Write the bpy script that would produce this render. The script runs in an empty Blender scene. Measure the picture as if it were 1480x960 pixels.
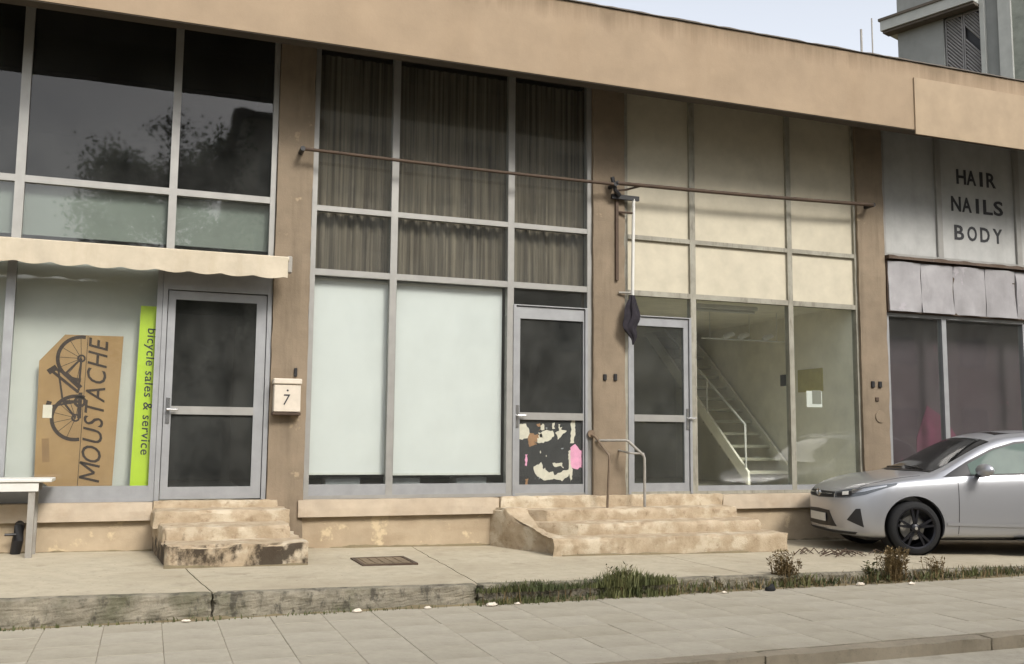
import bpy, bmesh, math, random
from mathutils import Vector, Matrix, noise
from mathutils.bvhtree import BVHTree
random.seed(7)
C = bpy.context.scene
COL = C.collection
rad = math.radians

# ------------------------------------------------------------------ camera
cam = bpy.data.cameras.new('camera')
cam_ob = bpy.data.objects.new('camera', cam); COL.objects.link(cam_ob)
cam.sensor_width = 36.0
cam.lens = 1409.508 / 1480 * 36.0
cam.clip_start, cam.clip_end = 0.1, 1500
yaw, pitch, roll = rad(20.35354), rad(6.19483), rad(0.49233)
F = Vector((math.sin(yaw) * math.cos(pitch), math.cos(yaw) * math.cos(pitch), math.sin(pitch)))
Rv = Vector((math.cos(yaw), -math.sin(yaw), 0))
Uv = Rv.cross(F)
R2 = Rv * math.cos(roll) + Uv * math.sin(roll)
U2 = Uv * math.cos(roll) - Rv * math.sin(roll)
M = Matrix((R2, U2, -F)).transposed().to_4x4()
M.translation = (0, -11.5, 1.45)
cam_ob.matrix_world = M
C.camera = cam_ob

# ------------------------------------------------------------------ sky and sun
SUN_EL, SUN_ROT = 41, 162
world = bpy.data.worlds.new('World'); C.world = world; world.use_nodes = True
wn, wl = world.node_tree.nodes, world.node_tree.links
wn.clear()
sky = wn.new('ShaderNodeTexSky'); sky.sky_type = 'NISHITA'; sky.sun_disc = False
sky.sun_elevation = rad(SUN_EL); sky.sun_rotation = rad(SUN_ROT)
sky.air_density = 1.0; sky.dust_density = 3.0; sky.ozone_density = 1.0
hs = wn.new('ShaderNodeHueSaturation'); hs.inputs['Saturation'].default_value = 0.28
wl.new(sky.outputs[0], hs.inputs['Color'])
bg = wn.new('ShaderNodeBackground'); bg.inputs['Strength'].default_value = 0.15
wl.new(hs.outputs[0], bg.inputs['Color'])
wo = wn.new('ShaderNodeOutputWorld'); wl.new(bg.outputs[0], wo.inputs[0])
sl = bpy.data.lights.new('sun', 'SUN'); sl.energy = 1.5; sl.angle = rad(16); sl.color = (1, .95, .88)
so = bpy.data.objects.new('sun', sl); COL.objects.link(so)
sd = Vector((math.sin(rad(SUN_ROT)) * math.cos(rad(SUN_EL)), math.cos(rad(SUN_ROT)) * math.cos(rad(SUN_EL)), math.sin(rad(SUN_EL))))
so.rotation_euler = sd.to_track_quat('Z', 'Y').to_euler()
so.location = sd * 40
C.view_settings.view_transform = 'Standard'; C.view_settings.look = 'None'
C.view_settings.exposure = 0.95; C.view_settings.gamma = 1
C.render.engine = 'CYCLES'
C.cycles.max_bounces = 8; C.cycles.transparent_max_bounces = 24
C.cycles.use_denoising = True
C.cycles.caustics_reflective = False; C.cycles.caustics_refractive = False

# ------------------------------------------------------------------ materials
def lin(r, g, b):
    f = lambda c: c / 255 / 12.92 if c <= 10.3 else ((c / 255 + .055) / 1.055) ** 2.4
    return (f(r), f(g), f(b), 1)

def sc(c, k): return (c[0] * k, c[1] * k, c[2] * k, 1)

class NT:
    def __init__(s, name):
        s.m = bpy.data.materials.new(name); s.m.use_nodes = True
        s.n = s.m.node_tree.nodes; s.l = s.m.node_tree.links
        s.b = s.n['Principled BSDF']; s.out = s.n['Material Output']
        s.tc = s.n.new('ShaderNodeTexCoord')
    def noise(s, scale, detail=6, rough=.6, stretch=None, out='Object'):
        t = s.n.new('ShaderNodeTexNoise'); t.inputs['Scale'].default_value = scale
        t.inputs['Detail'].default_value = detail; t.inputs['Roughness'].default_value = rough
        src = s.tc.outputs[out]
        if stretch:
            mp = s.n.new('ShaderNodeMapping'); mp.inputs['Scale'].default_value = stretch
            s.l.new(src, mp.inputs[0]); src = mp.outputs[0]
        s.l.new(src, t.inputs['Vector'])
        return t.outputs[0]
    def ramp(s, fac, a, b, lo, hi):
        r = s.n.new('ShaderNodeValToRGB'); e = r.color_ramp.elements
        e[0].position, e[1].position = lo, hi
        e[0].color, e[1].color = a, b
        s.l.new(fac, r.inputs[0]); return r.outputs[0]
    def mask(s, fac, lo, hi): return s.ramp(fac, (0, 0, 0, 1), (1, 1, 1, 1), lo, hi)
    def mix(s, fac, a, b):
        x = s.n.new('ShaderNodeMix'); x.data_type = 'RGBA'
        for i, v in ((0, fac), (6, a), (7, b)):
            if isinstance(v, bpy.types.NodeSocket): s.l.new(v, x.inputs[i])
            else: x.inputs[i].default_value = v
        return x.outputs[2]
    def math(s, op, a, b=0.5):
        x = s.n.new('ShaderNodeMath'); x.operation = op
        for i, v in ((0, a), (1, b)):
            if isinstance(v, bpy.types.NodeSocket): s.l.new(v, x.inputs[i])
            else: x.inputs[i].default_value = v
        return x.outputs[0]
    def bump(s, fac, strength, dist=.02):
        b = s.n.new('ShaderNodeBump'); b.inputs['Strength'].default_value = strength; b.inputs['Distance'].default_value = dist
        s.l.new(fac, b.inputs['Height']); s.l.new(b.outputs[0], s.b.inputs['Normal'])
    def base(s, v):
        if isinstance(v, bpy.types.NodeSocket): s.l.new(v, s.b.inputs['Base Color'])
        else: s.b.inputs['Base Color'].default_value = v
    def rough(s, r, metal=0.):
        s.b.inputs['Roughness'].default_value = r; s.b.inputs['Metallic'].default_value = metal

def plain(name, col, rough=.6, metal=0., vary=.12, scale=8., bump=0., spec=None):
    t = NT(name)
    t.base(t.ramp(t.noise(scale), sc(col, 1 - vary), sc(col, 1 + vary), .3, .7))
    t.rough(rough, metal)
    if bump: t.bump(t.noise(scale * 6), bump)
    if spec is not None: t.b.inputs['Specular IOR Level'].default_value = spec
    return t.m

def weathered(name, col, stain, amount=.5, scale=1.2, streak=(6, 6, .6), rough=.85, bump=.25, spot=None, spot_lo=.62, runoff=None):
    t = NT(name)
    base = t.ramp(t.noise(scale * 4, 8), sc(col, .88), sc(col, 1.1), .3, .7)
    st = t.mask(t.noise(scale, 8, .65, streak), .52, .75)
    bl = t.mask(t.noise(scale * .8, 6, .6), .4, .75)
    c = t.mix(t.math('MULTIPLY', st, amount), base, stain)
    c = t.mix(t.math('MULTIPLY', bl, amount * .6), c, stain)
    if spot:
        c = t.mix(t.mask(t.noise(scale * 3.2, 7, .65), spot_lo, spot_lo + .05), c, spot)
    if runoff:
        sp = t.n.new('ShaderNodeSeparateXYZ'); t.l.new(t.tc.outputs['Object'], sp.inputs[0])
        top = t.mask(sp.outputs[2], runoff[0] / 10, runoff[1] / 10) if 0 else t.math('MAXIMUM', t.math('DIVIDE', t.math('SUBTRACT', sp.outputs[2], runoff[0]), runoff[1] - runoff[0]), 0.)
        run = t.mask(t.math('MULTIPLY', t.math('POWER', top, .8), t.math('ADD', t.noise(1, 7, .7, (4.2, 1, .22)), .12)), .36, .62)
        c = t.mix(t.math('MULTIPLY', run, .55), c, runoff[2])
    t.base(c); t.rough(rough)
    t.bump(t.noise(45, 6, .7), bump, .01)
    return t.m

def glass_mat(name, tint=(.95, .97, .96), k=2.0, rough=0.022, dust_haze=.075):
    t = NT(name); t.n.remove(t.b)
    tr = t.n.new('ShaderNodeBsdfTransparent'); tr.inputs[0].default_value = (*tint, 1)
    gl = t.n.new('ShaderNodeBsdfGlossy'); gl.inputs['Roughness'].default_value = rough
    fr = t.n.new('ShaderNodeFresnel'); fr.inputs[0].default_value = 1.5
    ge = t.n.new('ShaderNodeNewGeometry')
    nb = t.math('SUBTRACT', 1.0, ge.outputs['Backfacing'])
    fac = t.math('MINIMUM', t.math('MULTIPLY', t.math('MULTIPLY', fr.outputs[0], k), nb), 1.0)
    # slight waviness of drawn sheet glass
    b = t.n.new('ShaderNodeBump'); b.inputs['Strength'].default_value = .03; b.inputs['Distance'].default_value = .05
    t.l.new(t.noise(1.3, 2), b.inputs['Height']); t.l.new(b.outputs[0], gl.inputs['Normal'])
    mx = t.n.new('ShaderNodeMixShader')
    df = t.n.new('ShaderNodeBsdfDiffuse'); df.inputs[0].default_value = lin(190, 192, 186)
    md = t.n.new('ShaderNodeMixShader')
    dust_haze_f = t.math('MULTIPLY', t.mask(t.noise(2.2, 8, .65, (1, 1, .7)), .2, .85), dust_haze)
    t.l.new(t.math('MULTIPLY', dust_haze_f, nb), md.inputs[0]); t.l.new(tr.outputs[0], md.inputs[1]); t.l.new(df.outputs[0], md.inputs[2])
    t.l.new(fac, mx.inputs[0]); t.l.new(md.outputs[0], mx.inputs[1]); t.l.new(gl.outputs[0], mx.inputs[2])
    t.l.new(mx.outputs[0], t.out.inputs[0])
    return t.m

MAT = {}
MAT['glass'] = glass_mat('window glass', k=1.5)
MAT['glass_dark'] = glass_mat('tinted glass', (.45, .47, .46), .9)
MAT['glass_door'] = glass_mat('door glass', (.60, .64, .63), 1.6, .03, .125)  # extra pale film lightens the doors, standing in for mottled reflections
MAT['glass_clear'] = glass_mat('clear shop glass', k=.85)
MAT['fascia'] = weathered('fascia plaster', sc(lin(205, 180, 149), 0.5), sc(lin(176, 146, 110), 0.5), .2, .5, (3, 3, .35), .9, .2, runoff=(6.2, 6.73, sc(lin(150, 126, 96), .42)))
MAT['fascia_panel'] = weathered('painted panel', sc(lin(208, 184, 152), 0.53), sc(lin(198, 170, 132), 0.53), .25, .8, (1, 1, 1), .8, .05)
MAT['soffit'] = weathered('soffit plaster', lin(66, 58, 48), lin(40, 35, 29), .6)  # darkened so shade under the overhang is partly in the colour
MAT['coping'] = weathered('coping concrete', lin(92, 84, 74), lin(52, 48, 42), .6)
MAT['column'] = weathered('column render', sc(lin(152, 135, 113), 0.730), sc(lin(100, 88, 70), 0.64), .55, 1.1, (5, 5, .5), .9, .35, sc(lin(186, 166, 136), 0.64), .66)
MAT['plinth'] = weathered('plinth render', sc(lin(208, 188, 158), 0.66), sc(lin(150, 124, 92), 0.66), .5, 1.0, (1.2, 1.2, 2.4), .9, .3, sc(lin(232, 210, 172), 0.66), .58)
MAT['sill'] = weathered('sill stone', sc(lin(213, 196, 172), 0.68), sc(lin(180, 154, 124), 0.68), .45, 1.3, (2, 2, 3), .85, .2)
MAT['alu'] = plain('aluminium frame', sc(lin(182, 180, 174), 0.66), .42, .25, .1, 5)
MAT['alu_grey'] = plain('dull aluminium', sc(lin(164, 165, 166), 0.82), .45, .25, .1, 6)
MAT['rail_grime'] = weathered('grimy frame', sc(lin(176, 172, 156), 0.7), sc(lin(92, 82, 66), 0.7), .7, 2.5, (6, 6, 1.5), .6, .1)
MAT['cream'] = weathered('cream board', sc(lin(238, 228, 202), 0.58), sc(lin(206, 190, 152), 0.58), .12, .8, (1, 1, .6), .7, .05)
MAT['pale_board'] = weathered('pale grey board', sc(lin(200, 200, 196), 0.68), sc(lin(158, 158, 152), 0.68), .45, 1.0, (3, 3, .6), .6, .08)
MAT['film'] = weathered('greenish film', sc(lin(112, 118, 110), 0.9), sc(lin(84, 92, 84), 0.9), .5, .9, (1, 1, 1), .6, .0)
MAT['display'] = plain('display board white', sc(lin(226, 225, 218), 0.75), .75, 0, .05, 2)
MAT['blind'] = plain('roller blind cloth', sc(lin(243, 243, 241), 0.72), .8, 0, .03, 2.5)
MAT['dark_wall'] = plain('unlit interior paint', lin(84, 84, 80), .9, 0, .15, 2)  # dark grey puts the dimness of the rooms into the wall colour
MAT['room_wall'] = weathered('interior paint', lin(234, 229, 212), lin(208, 204, 186), .4, .8, (1, 1, 1), .85, .05)
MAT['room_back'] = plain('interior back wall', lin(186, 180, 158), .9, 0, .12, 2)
MAT['floor_in'] = plain('interior floor', lin(196, 188, 170), .6, 0, .15, 4)
MAT['black'] = plain('black plastic', lin(28, 27, 28), .5, 0, .2, 10)
MAT['rubber'] = plain('rubber', lin(22, 22, 23), .85, 0, .2, 14, .1)
MAT['white'] = plain('white paint', sc(lin(232, 230, 222), 0.75), .55, 0, .05, 10)
MAT['chrome'] = plain('bright metal', lin(200, 200, 200), .2, .9, .05, 10)
MAT['pipe_brown'] = plain('brown painted pipe', sc(lin(132, 112, 90), .62), .6, 0, .25, 9)
MAT['cloth'] = plain('black cloth', lin(34, 30, 36), .95, 0, .4, 14, .3)
MAT['mail_cream'] = plain('cream box paint', sc(lin(228, 216, 198), .72), .6, 0, .08, 9)
MAT['rust'] = weathered('rusty steel', sc(lin(86, 68, 52), 0.8), sc(lin(48, 34, 26), 0.8), .7, 3, (2, 2, 2), .75, .3)
MAT['grey_steel'] = weathered('grey galvanised steel', lin(150, 146, 138), lin(100, 92, 80), .5, 3, (2, 2, 2), .6, .15)
MAT['zinc'] = weathered('stained sheet metal', sc(lin(192, 189, 190), 0.6), sc(lin(132, 128, 130), 0.58), .5, 1.2, (2.5, 2.5, .8), .5, .15, sc(lin(206, 200, 204), 0.58), .62)
MAT['text'] = plain('black lettering', lin(46, 46, 49), .7, 0, .15, 6)

def curtain_mat():
    t = NT('brown curtain cloth')
    c = t.ramp(t.noise(3.0, 4, .6, (9, 9, .15)), sc(lin(78, 68, 59), .75), sc(lin(134, 122, 106), .75), .35, .65)
    t.base(c); t.rough(.95); t.bump(t.noise(160, 3), .15, .003); return t.m
MAT['curtain'] = curtain_mat()

def card_mat():
    t = NT('brown cardboard')
    c = t.ramp(t.noise(2.5, 6), sc(lin(164, 128, 86), .8), sc(lin(188, 152, 106), .8), .3, .7)
    c = t.mix(t.math('MULTIPLY', t.mask(t.noise(3, 7, .6, (1, 1, .4)), .55, .7), .35), c, lin(142, 112, 78))
    t.base(c); t.rough(.9); return t.m
MAT['card'] = card_mat()
MAT['print'] = plain('brown print ink', lin(58, 44, 36), .9, 0, .25, 20)
MAT['lime'] = plain('lime banner', sc(lin(206, 234, 56), 0.72), .6, 0, .05, 4)
MAT['awning'] = weathered('awning canvas', sc(lin(240, 226, 200), 0.55), sc(lin(206, 186, 150), 0.55), .35, 1.2, (5, 5, 1), .9, .15)

def concrete(name, col, stain, sc_=1.0, bump=.3, dark_lo=.6, rnd=0.):
    t = NT(name)
    c = t.ramp(t.noise(7 * sc_, 8, .65), sc(col, .86), sc(col, 1.1), .3, .7)
    c = t.mix(t.math('MULTIPLY', t.mask(t.noise(.9 * sc_, 8, .62), .45, .72), .55), c, stain)
    c = t.mix(t.math('MULTIPLY', t.mask(t.noise(26 * sc_, 4, .6), dark_lo, dark_lo + .12), .4), c, sc(stain, .55))
    c = t.mix(t.math('MULTIPLY', t.mask(t.noise(2.6 * sc_, 9, .7), .56, .66), .38), c, sc(stain, .72))
    c = t.mix(t.math('MULTIPLY', t.mask(t.noise(14 * sc_, 3, .5), .7, .73), .5), c, sc(stain, .4))
    if rnd:
        oi = t.n.new('ShaderNodeObjectInfo')
        br = t.n.new('ShaderNodeBrightContrast')
        t.l.new(c, br.inputs[0])
        t.l.new(t.math('MULTIPLY', t.math('SUBTRACT', oi.outputs['Random'], .5), rnd), br.inputs['Bright'])
        c = br.outputs[0]
    t.base(c); t.rough(.92); t.bump(t.noise(60, 6, .7), bump, .006)
    return t.m
MAT['pave'] = concrete('pale concrete pavement', sc(lin(197, 186, 162), 0.77), sc(lin(166, 152, 126), 0.77))
MAT['tile'] = concrete('grey paving slab', sc(lin(178, 170, 152), 0.83), sc(lin(156, 148, 130), 0.83), 1.3, .25, .62, .035)
MAT['joint'] = plain('joint dirt', sc(lin(140, 132, 114), 0.83), .95, 0, .2, 20)
MAT['kerbstone'] = concrete('kerb stone', lin(140, 130, 112), lin(100, 92, 76), 1.5, .4)
MAT['earth'] = concrete('dry earth', lin(120, 108, 82), lin(84, 76, 58), 1.2, .5)
MAT['asphalt'] = concrete('asphalt', lin(84, 84, 84), lin(68, 68, 66), 2.0, .5)
MAT['gutter'] = concrete('dusty gutter strip', sc(lin(186, 178, 160), 0.75), sc(lin(146, 138, 120), 0.75), 1.6, .3)

def kerb_mat():
    t = NT('mossy kerb concrete')
    c = t.ramp(t.noise(5, 8, .7), sc(lin(104, 98, 84), 1.05), sc(lin(152, 144, 126), 1.05), .34, .68)
    c = t.mix(t.mask(t.noise(2.2, 8, .65), .46, .66), c, sc(lin(92, 90, 70), 1.05))
    c = t.mix(t.math('MULTIPLY', t.mask(t.noise(9, 8, .7, (1, 1, .5)), .52, .62), .8), c, sc(lin(62, 58, 50), 1.05))
    t.base(c); t.rough(.95); t.bump(t.noise(30, 8, .7), .6, .02); return t.m
MAT['kerb'] = kerb_mat()

def step_mat(name, cover, seed):
    """eroded render over concrete; mould grows in patches on the upright faces"""
    t = NT(name)
    c = t.ramp(t.noise(6, 8, .65), sc(lin(192, 170, 138), .62), sc(lin(226, 206, 176), .62), .32, .68)
    c = t.mix(t.mask(t.noise(3.1, 8, .6), .52, .62), c, sc(lin(234, 218, 190), .62))
    c = t.mix(t.math('MULTIPLY', t.mask(t.noise(11, 8, .7), .56, .66), .55), c, sc(lin(152, 126, 96), .62))
    g = t.n.new('ShaderNodeNewGeometry'); sp = t.n.new('ShaderNodeSeparateXYZ')
    t.l.new(g.outputs['True Normal'], sp.inputs[0])
    up = t.mask(t.math('ABSOLUTE', sp.outputs[2]), .75, .35)
    up = t.math('SUBTRACT', 1.0, t.mask(t.math('ABSOLUTE', sp.outputs[2]), .4, .8))
    mp = t.n.new('ShaderNodeMapping'); mp.inputs['Location'].default_value = (seed, seed * .7, 0); mp.inputs['Scale'].default_value = (4.5, 4.5, 3.0)
    t.l.new(t.tc.outputs['Object'], mp.inputs[0])
    nz = t.n.new('ShaderNodeTexNoise'); nz.inputs['Scale'].default_value = 1.0; nz.inputs['Detail'].default_value = 8; nz.inputs['Roughness'].default_value = .65
    t.l.new(mp.outputs[0], nz.inputs['Vector'])
    mk = t.math('MULTIPLY', t.mask(nz.outputs[0], 1 - cover - .06, 1 - cover + .05), up)
    c = t.mix(t.math('MULTIPLY', mk, .92), c, sc(lin(62, 50, 36), .62))
    t.base(c); t.rough(.95); t.bump(t.noise(38, 8, .7), .6, .015); return t.m
MAT['step_mould'] = step_mat('mouldy step', .5, 12.6)
MAT['step_mid'] = step_mat('worn step', .36, 8.4)
MAT['step_clean'] = step_mat('dusty step', .18, 1.7)

def paint_mat():
    t = NT('silver car paint')
    t.base(lin(174, 175, 179)); t.rough(.4, .7)
    t.b.inputs['Coat Weight'].default_value = .8; t.b.inputs['Coat Roughness'].default_value = .05
    t.bump(t.noise(900, 2), .02, .001); return t.m
MAT['paint'] = paint_mat()
def gloss(name, col, rough=.06, spec=.6):
    t = NT(name); t.base(t.ramp(t.noise(3, 2), sc(col, .9), sc(col, 1.1), .3, .7)); t.rough(rough)
    t.b.inputs['Specular IOR Level'].default_value = spec; return t.m
MAT['car_glass'] = gloss('car window glass', lin(92, 106, 100), .06, .03)  # opaque panes, the grey-green reflection is put into the base colour
MAT['screen_glass'] = gloss('windscreen glass', lin(20, 21, 21), .08, .18)
MAT['lamp'] = gloss('headlamp lens', lin(84, 88, 92), .08, .9)
MAT['dark_rim'] = plain('dark alloy', lin(38, 38, 42), .35, .5, .1, 10)

def leaf_mat(name, a, b):
    t = NT(name)
    oi = t.noise(2.5, 4)
    t.base(t.ramp(oi, a, b, .3, .7)); t.rough(.75); return t.m
MAT['grass'] = leaf_mat('green grass', lin(48, 62, 32), lin(104, 104, 60))
MAT['dry'] = leaf_mat('dry weed', lin(98, 82, 52), lin(140, 120, 84))
MAT['leaf'] = leaf_mat('tree leaf', lin(46, 62, 34), lin(80, 96, 52))
MAT['bark'] = weathered('bark', lin(92, 78, 62), lin(54, 44, 34), .6, 3, (4, 4, .6))
MAT['block_wall'] = weathered('grey rendered wall', sc(lin(150, 152, 148), 0.85), sc(lin(118, 120, 116), 0.85), .5, .4, (2, 2, .4), .9, .1)
MAT['block_light'] = weathered('pale rendered wall', sc(lin(188, 190, 184), 0.8), sc(lin(150, 152, 146), 0.8), .4, .5, (2, 2, .4), .9, .1)
MAT['block_rough'] = weathered('rough grey wall', lin(140, 144, 134), lin(96, 100, 92), .7, 1.2, (1, 1, 2.5), .9, .6)
MAT['shutter'] = plain('grey shutter', lin(128, 126, 124), .6, .1, .12, 5)
MAT['beige_wall'] = weathered('beige block wall', lin(196, 188, 172), lin(160, 150, 134), .4, .3, (2, 2, .4), .9, .1)
MAT['tan_sign'] = plain('tan notice', lin(178, 168, 112), .8)
MAT['pink'] = plain('pink paper', lin(238, 164, 196), .8, 0, .12, 12)
MAT['paper'] = plain('torn paper', sc(lin(240, 228, 210), 0.8), .9, 0, .1, 14)
MAT['brown_paper'] = plain('brown paper', lin(158, 118, 86), .9, 0, .1, 14)
MAT['plum'] = weathered('plum poster board', lin(66, 50, 56), lin(46, 42, 50), .7, .6, (1, 1, 1), .6, .0, lin(82, 46, 60), .62)

# ------------------------------------------------------------------ mesh helpers
class MB:
    def __init__(s): s.v, s.f, s.sm = [], [], False
    def add(s, vs, fs):
        o = len(s.v); s.v += [Vector(v) for v in vs]; s.f += [tuple(i + o for i in f) for f in fs]; return s
    def box(s, x0, x1, y0, y1, z0, z1):
        return s.add([(x, y, z) for z in (z0, z1) for y in (y0, y1) for x in (x0, x1)],
                     [(0, 2, 3, 1), (4, 5, 7, 6), (0, 1, 5, 4), (2, 6, 7, 3), (0, 4, 6, 2), (1, 3, 7, 5)])
    def bevel_box(s, x0, x1, y0, y1, z0, z1, b=.006):
        bm = bmesh.new(); bmesh.ops.create_cube(bm, size=1)
        for v in bm.verts: v.co = Vector(((x0 + x1) / 2 + v.co.x * (x1 - x0), (y0 + y1) / 2 + v.co.y * (y1 - y0), (z0 + z1) / 2 + v.co.z * (z1 - z0)))
        bmesh.ops.bevel(bm, geom=bm.edges[:], offset=b, segments=1, affect='EDGES')
        bm.verts.index_update(); s.add([v.co for v in bm.verts], [[v.index for v in f.verts] for f in bm.faces]); bm.free(); return s
    def prism(s, pts, y0, y1):
        """polygon in x,z pulled from y0 (front) to y1"""
        n = len(pts)
        s.add([(x, y0, z) for x, z in pts] + [(x, y1, z) for x, z in pts],
              [tuple(range(n)), tuple(range(2 * n - 1, n - 1, -1))] + [(i, i + n, (i + 1) % n + n, (i + 1) % n) for i in range(n)]); return s
    def tube(s, pts, r, n=10, caps=True):
        pts = [Vector(p) for p in pts]; rings = []
        for i, p in enumerate(pts):
            a = pts[max(i - 1, 0)]; b = pts[min(i + 1, len(pts) - 1)]
            d = (b - a).normalized(); up = Vector((0, 0, 1)) if abs(d.z) < .9 else Vector((1, 0, 0))
            e1 = d.cross(up).normalized(); e2 = e1.cross(d)
            rr = r[i] if isinstance(r, (list, tuple)) else r
            rings.append([p + (e1 * math.cos(2 * math.pi * k / n) + e2 * math.sin(2 * math.pi * k / n)) * rr for k in range(n)])
        vs = [v for g in rings for v in g]
        fs = [(i * n + k, i * n + (k + 1) % n, (i + 1) * n + (k + 1) % n, (i + 1) * n + k) for i in range(len(pts) - 1) for k in range(n)]
        if caps: fs += [tuple(range(n - 1, -1, -1)), tuple(range((len(pts) - 1) * n, len(pts) * n))]
        return s.add(vs, fs)
    def lathe_y(s, prof, c, n=40):
        """profile of (radius, y) turned about a y axis through c"""
        vs = [(c[0] + r * math.cos(2 * math.pi * k / n), c[1] + y, c[2] + r * math.sin(2 * math.pi * k / n)) for r, y in prof for k in range(n)]
        fs = [(i * n + k, (i + 1) * n + k, (i + 1) * n + (k + 1) % n, i * n + (k + 1) % n) for i in range(len(prof) - 1) for k in range(n)]
        return s.add(vs, fs)
    def stroke(s, pts, w, y, t=.0015, closed=False):
        """flat ribbon in the x,z plane"""
        P = [Vector((a, b)) for a, b in pts]; n = len(P); L, Rr = [], []
        for i in range(n):
            a = P[(i - 1) % n] if closed or i > 0 else P[i]; b = P[(i + 1) % n] if closed or i < n - 1 else P[i]
            d = (b - a).normalized(); q = Vector((-d.y, d.x)) * w / 2
            L.append(P[i] + q); Rr.append(P[i] - q)
        m = n if closed else n - 1
        for i in range(m):
            j = (i + 1) % n
            s.prism([(Rr[i].x, Rr[i].y), (Rr[j].x, Rr[j].y), (L[j].x, L[j].y), (L[i].x, L[i].y)], y, y + t)
        return s
    def build(s, name, mat, parent=None, smooth=False, kind=None, label=None):
        me = bpy.data.meshes.new(name)
        off = world_loc(parent) if parent else Vector((0, 0, 0))
        me.from_pydata([v - off for v in s.v], [], s.f); me.update()
        me.materials.append(MAT[mat] if isinstance(mat, str) else mat)
        if smooth:
            me.polygons.foreach_set('use_smooth', [True] * len(me.polygons))
            try: me.set_sharp_from_angle(angle=rad(40))
            except Exception: pass
        o = bpy.data.objects.new(name, me); COL.objects.link(o)
        if parent: o.parent = parent
        if kind: o['kind'] = kind
        if label: o['label'] = label
        return o

def world_loc(o):
    l = Vector((0, 0, 0))
    while o: l += o.location; o = o.parent
    return l
def thing(name, loc, label, cat, group=None):
    o = bpy.data.objects.new(name, None); COL.objects.link(o); o.location = loc
    o.empty_display_size = .2
    o['label'] = label; o['category'] = cat
    if group: o['group'] = group
    return o
def tag(o, label, cat, group=None):
    o['label'] = label; o['category'] = cat
    if group: o['group'] = group
    return o
def recentre(o):
    """put a one-mesh thing's origin at its base"""
    me = o.data; n = len(me.vertices)
    c = sum((v.co for v in me.vertices), Vector()) / n; c.z = min(v.co.z for v in me.vertices)
    me.transform(Matrix.Translation(-c)); o.location = c; return o
def box(name, mat, parent, *a, bevel=0, **k):
    m = MB()
    m.bevel_box(*a, b=bevel) if bevel else m.box(*a)
    return m.build(name, mat, parent, **k)
def rough_box(x0, x1, y0, y1, z0, z1, cell=.045, amp=.012, chip=.03, shear=0., seed=0., corner=0.):
    """a box with eroded faces and chipped arrises; shear moves the left side to the right towards the front"""
    bm = bmesh.new()
    nx, ny, nz = (max(1, int((b - a) / cell)) for a, b in ((x0, x1), (y0, y1), (z0, z1)))
    def grid(o, u, v, nu, nv):
        g = [[bm.verts.new(o + u * (i / nu) + v * (j / nv)) for j in range(nv + 1)] for i in range(nu + 1)]
        for i in range(nu):
            for j in range(nv): bm.faces.new((g[i][j], g[i + 1][j], g[i + 1][j + 1], g[i][j + 1]))
    X, Y, Z = Vector((x1 - x0, 0, 0)), Vector((0, y1 - y0, 0)), Vector((0, 0, z1 - z0)); O = Vector((x0, y0, z0))
    grid(O, X, Z, nx, nz); grid(O + Y, Z, X, nz, nx); grid(O, Z, Y, nz, ny); grid(O + X, Y, Z, ny, nz); grid(O + Z, X, Y, nx, ny)
    bmesh.ops.remove_doubles(bm, verts=bm.verts[:], dist=1e-4)
    for v in bm.verts:
        c = v.co.copy(); s_ = c * 5 + Vector((seed, seed, seed))
        fx = (c.x < x0 + 1e-3) - (c.x > x1 - 1e-3); fy = (c.y < y0 + 1e-3) - 0; fz = -(c.z > z1 - 1e-3)
        k = abs(fx) + abs(fy) + abs(fz)
        d = noise.noise_vector(s_) * amp + noise.noise_vector(s_ * 3.3) * amp * .5
        if k >= 2:
            e = max(0., noise.noise(s_ * .9 + Vector((5, 2, 1))) + .15) * chip + .004
            d += Vector((fx * e, fy * e, fz * e))
        if fz == 0 and abs(c.z - z0) < 1e-3: d.z = 0
        v.co += d
        if shear or corner:
            t_ = max(0., min(1., (y1 - c.y) / (y1 - y0)))
            w_ = 1 - (c.x - x0) / (x1 - x0)
            v.co.x += (shear * t_ + corner * t_ * t_ * t_) * w_ ** 2
    m = MB(); bm.verts.index_update()
    m.add([v.co for v in bm.verts], [[v.index for v in f.verts] for f in bm.faces]); bm.free(); return m
def text_mesh(body, x, y, z, width, height, rot=0., shear=0., depth=.006, space=1.0, bold=0.):
    """lettering fitted to width x height, centred at x,z on the plane y facing -y"""
    cu = bpy.data.curves.new('t', 'FONT'); cu.body = body; cu.extrude = .01; cu.shear = shear; cu.space_character = space; cu.resolution_u = 3; cu.offset = bold
    o = bpy.data.objects.new('t', cu); COL.objects.link(o)
    dg = bpy.context.evaluated_depsgraph_get(); me = bpy.data.meshes.new_from_object(o.evaluated_get(dg))
    bpy.data.objects.remove(o); bpy.data.curves.remove(cu)
    xs = [v.co.x for v in me.vertices]; ys = [v.co.y for v in me.vertices]
    cx, cy = (min(xs) + max(xs)) / 2, (min(ys) + max(ys)) / 2; kx, ky = width / (max(xs) - min(xs)), height / (max(ys) - min(ys))
    m = MB(); vs = []
    for v in me.vertices:
        a, b = (v.co.x - cx) * kx, (v.co.y - cy) * ky
        c, s_ = math.cos(rot), math.sin(rot)
        vs.append((x + a * c - b * s_, y - v.co.z * depth / .02, z + a * s_ + b * c))
    m.add(vs, [tuple(p.vertices) for p in me.polygons]); bpy.data.meshes.remove(me); return m

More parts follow.
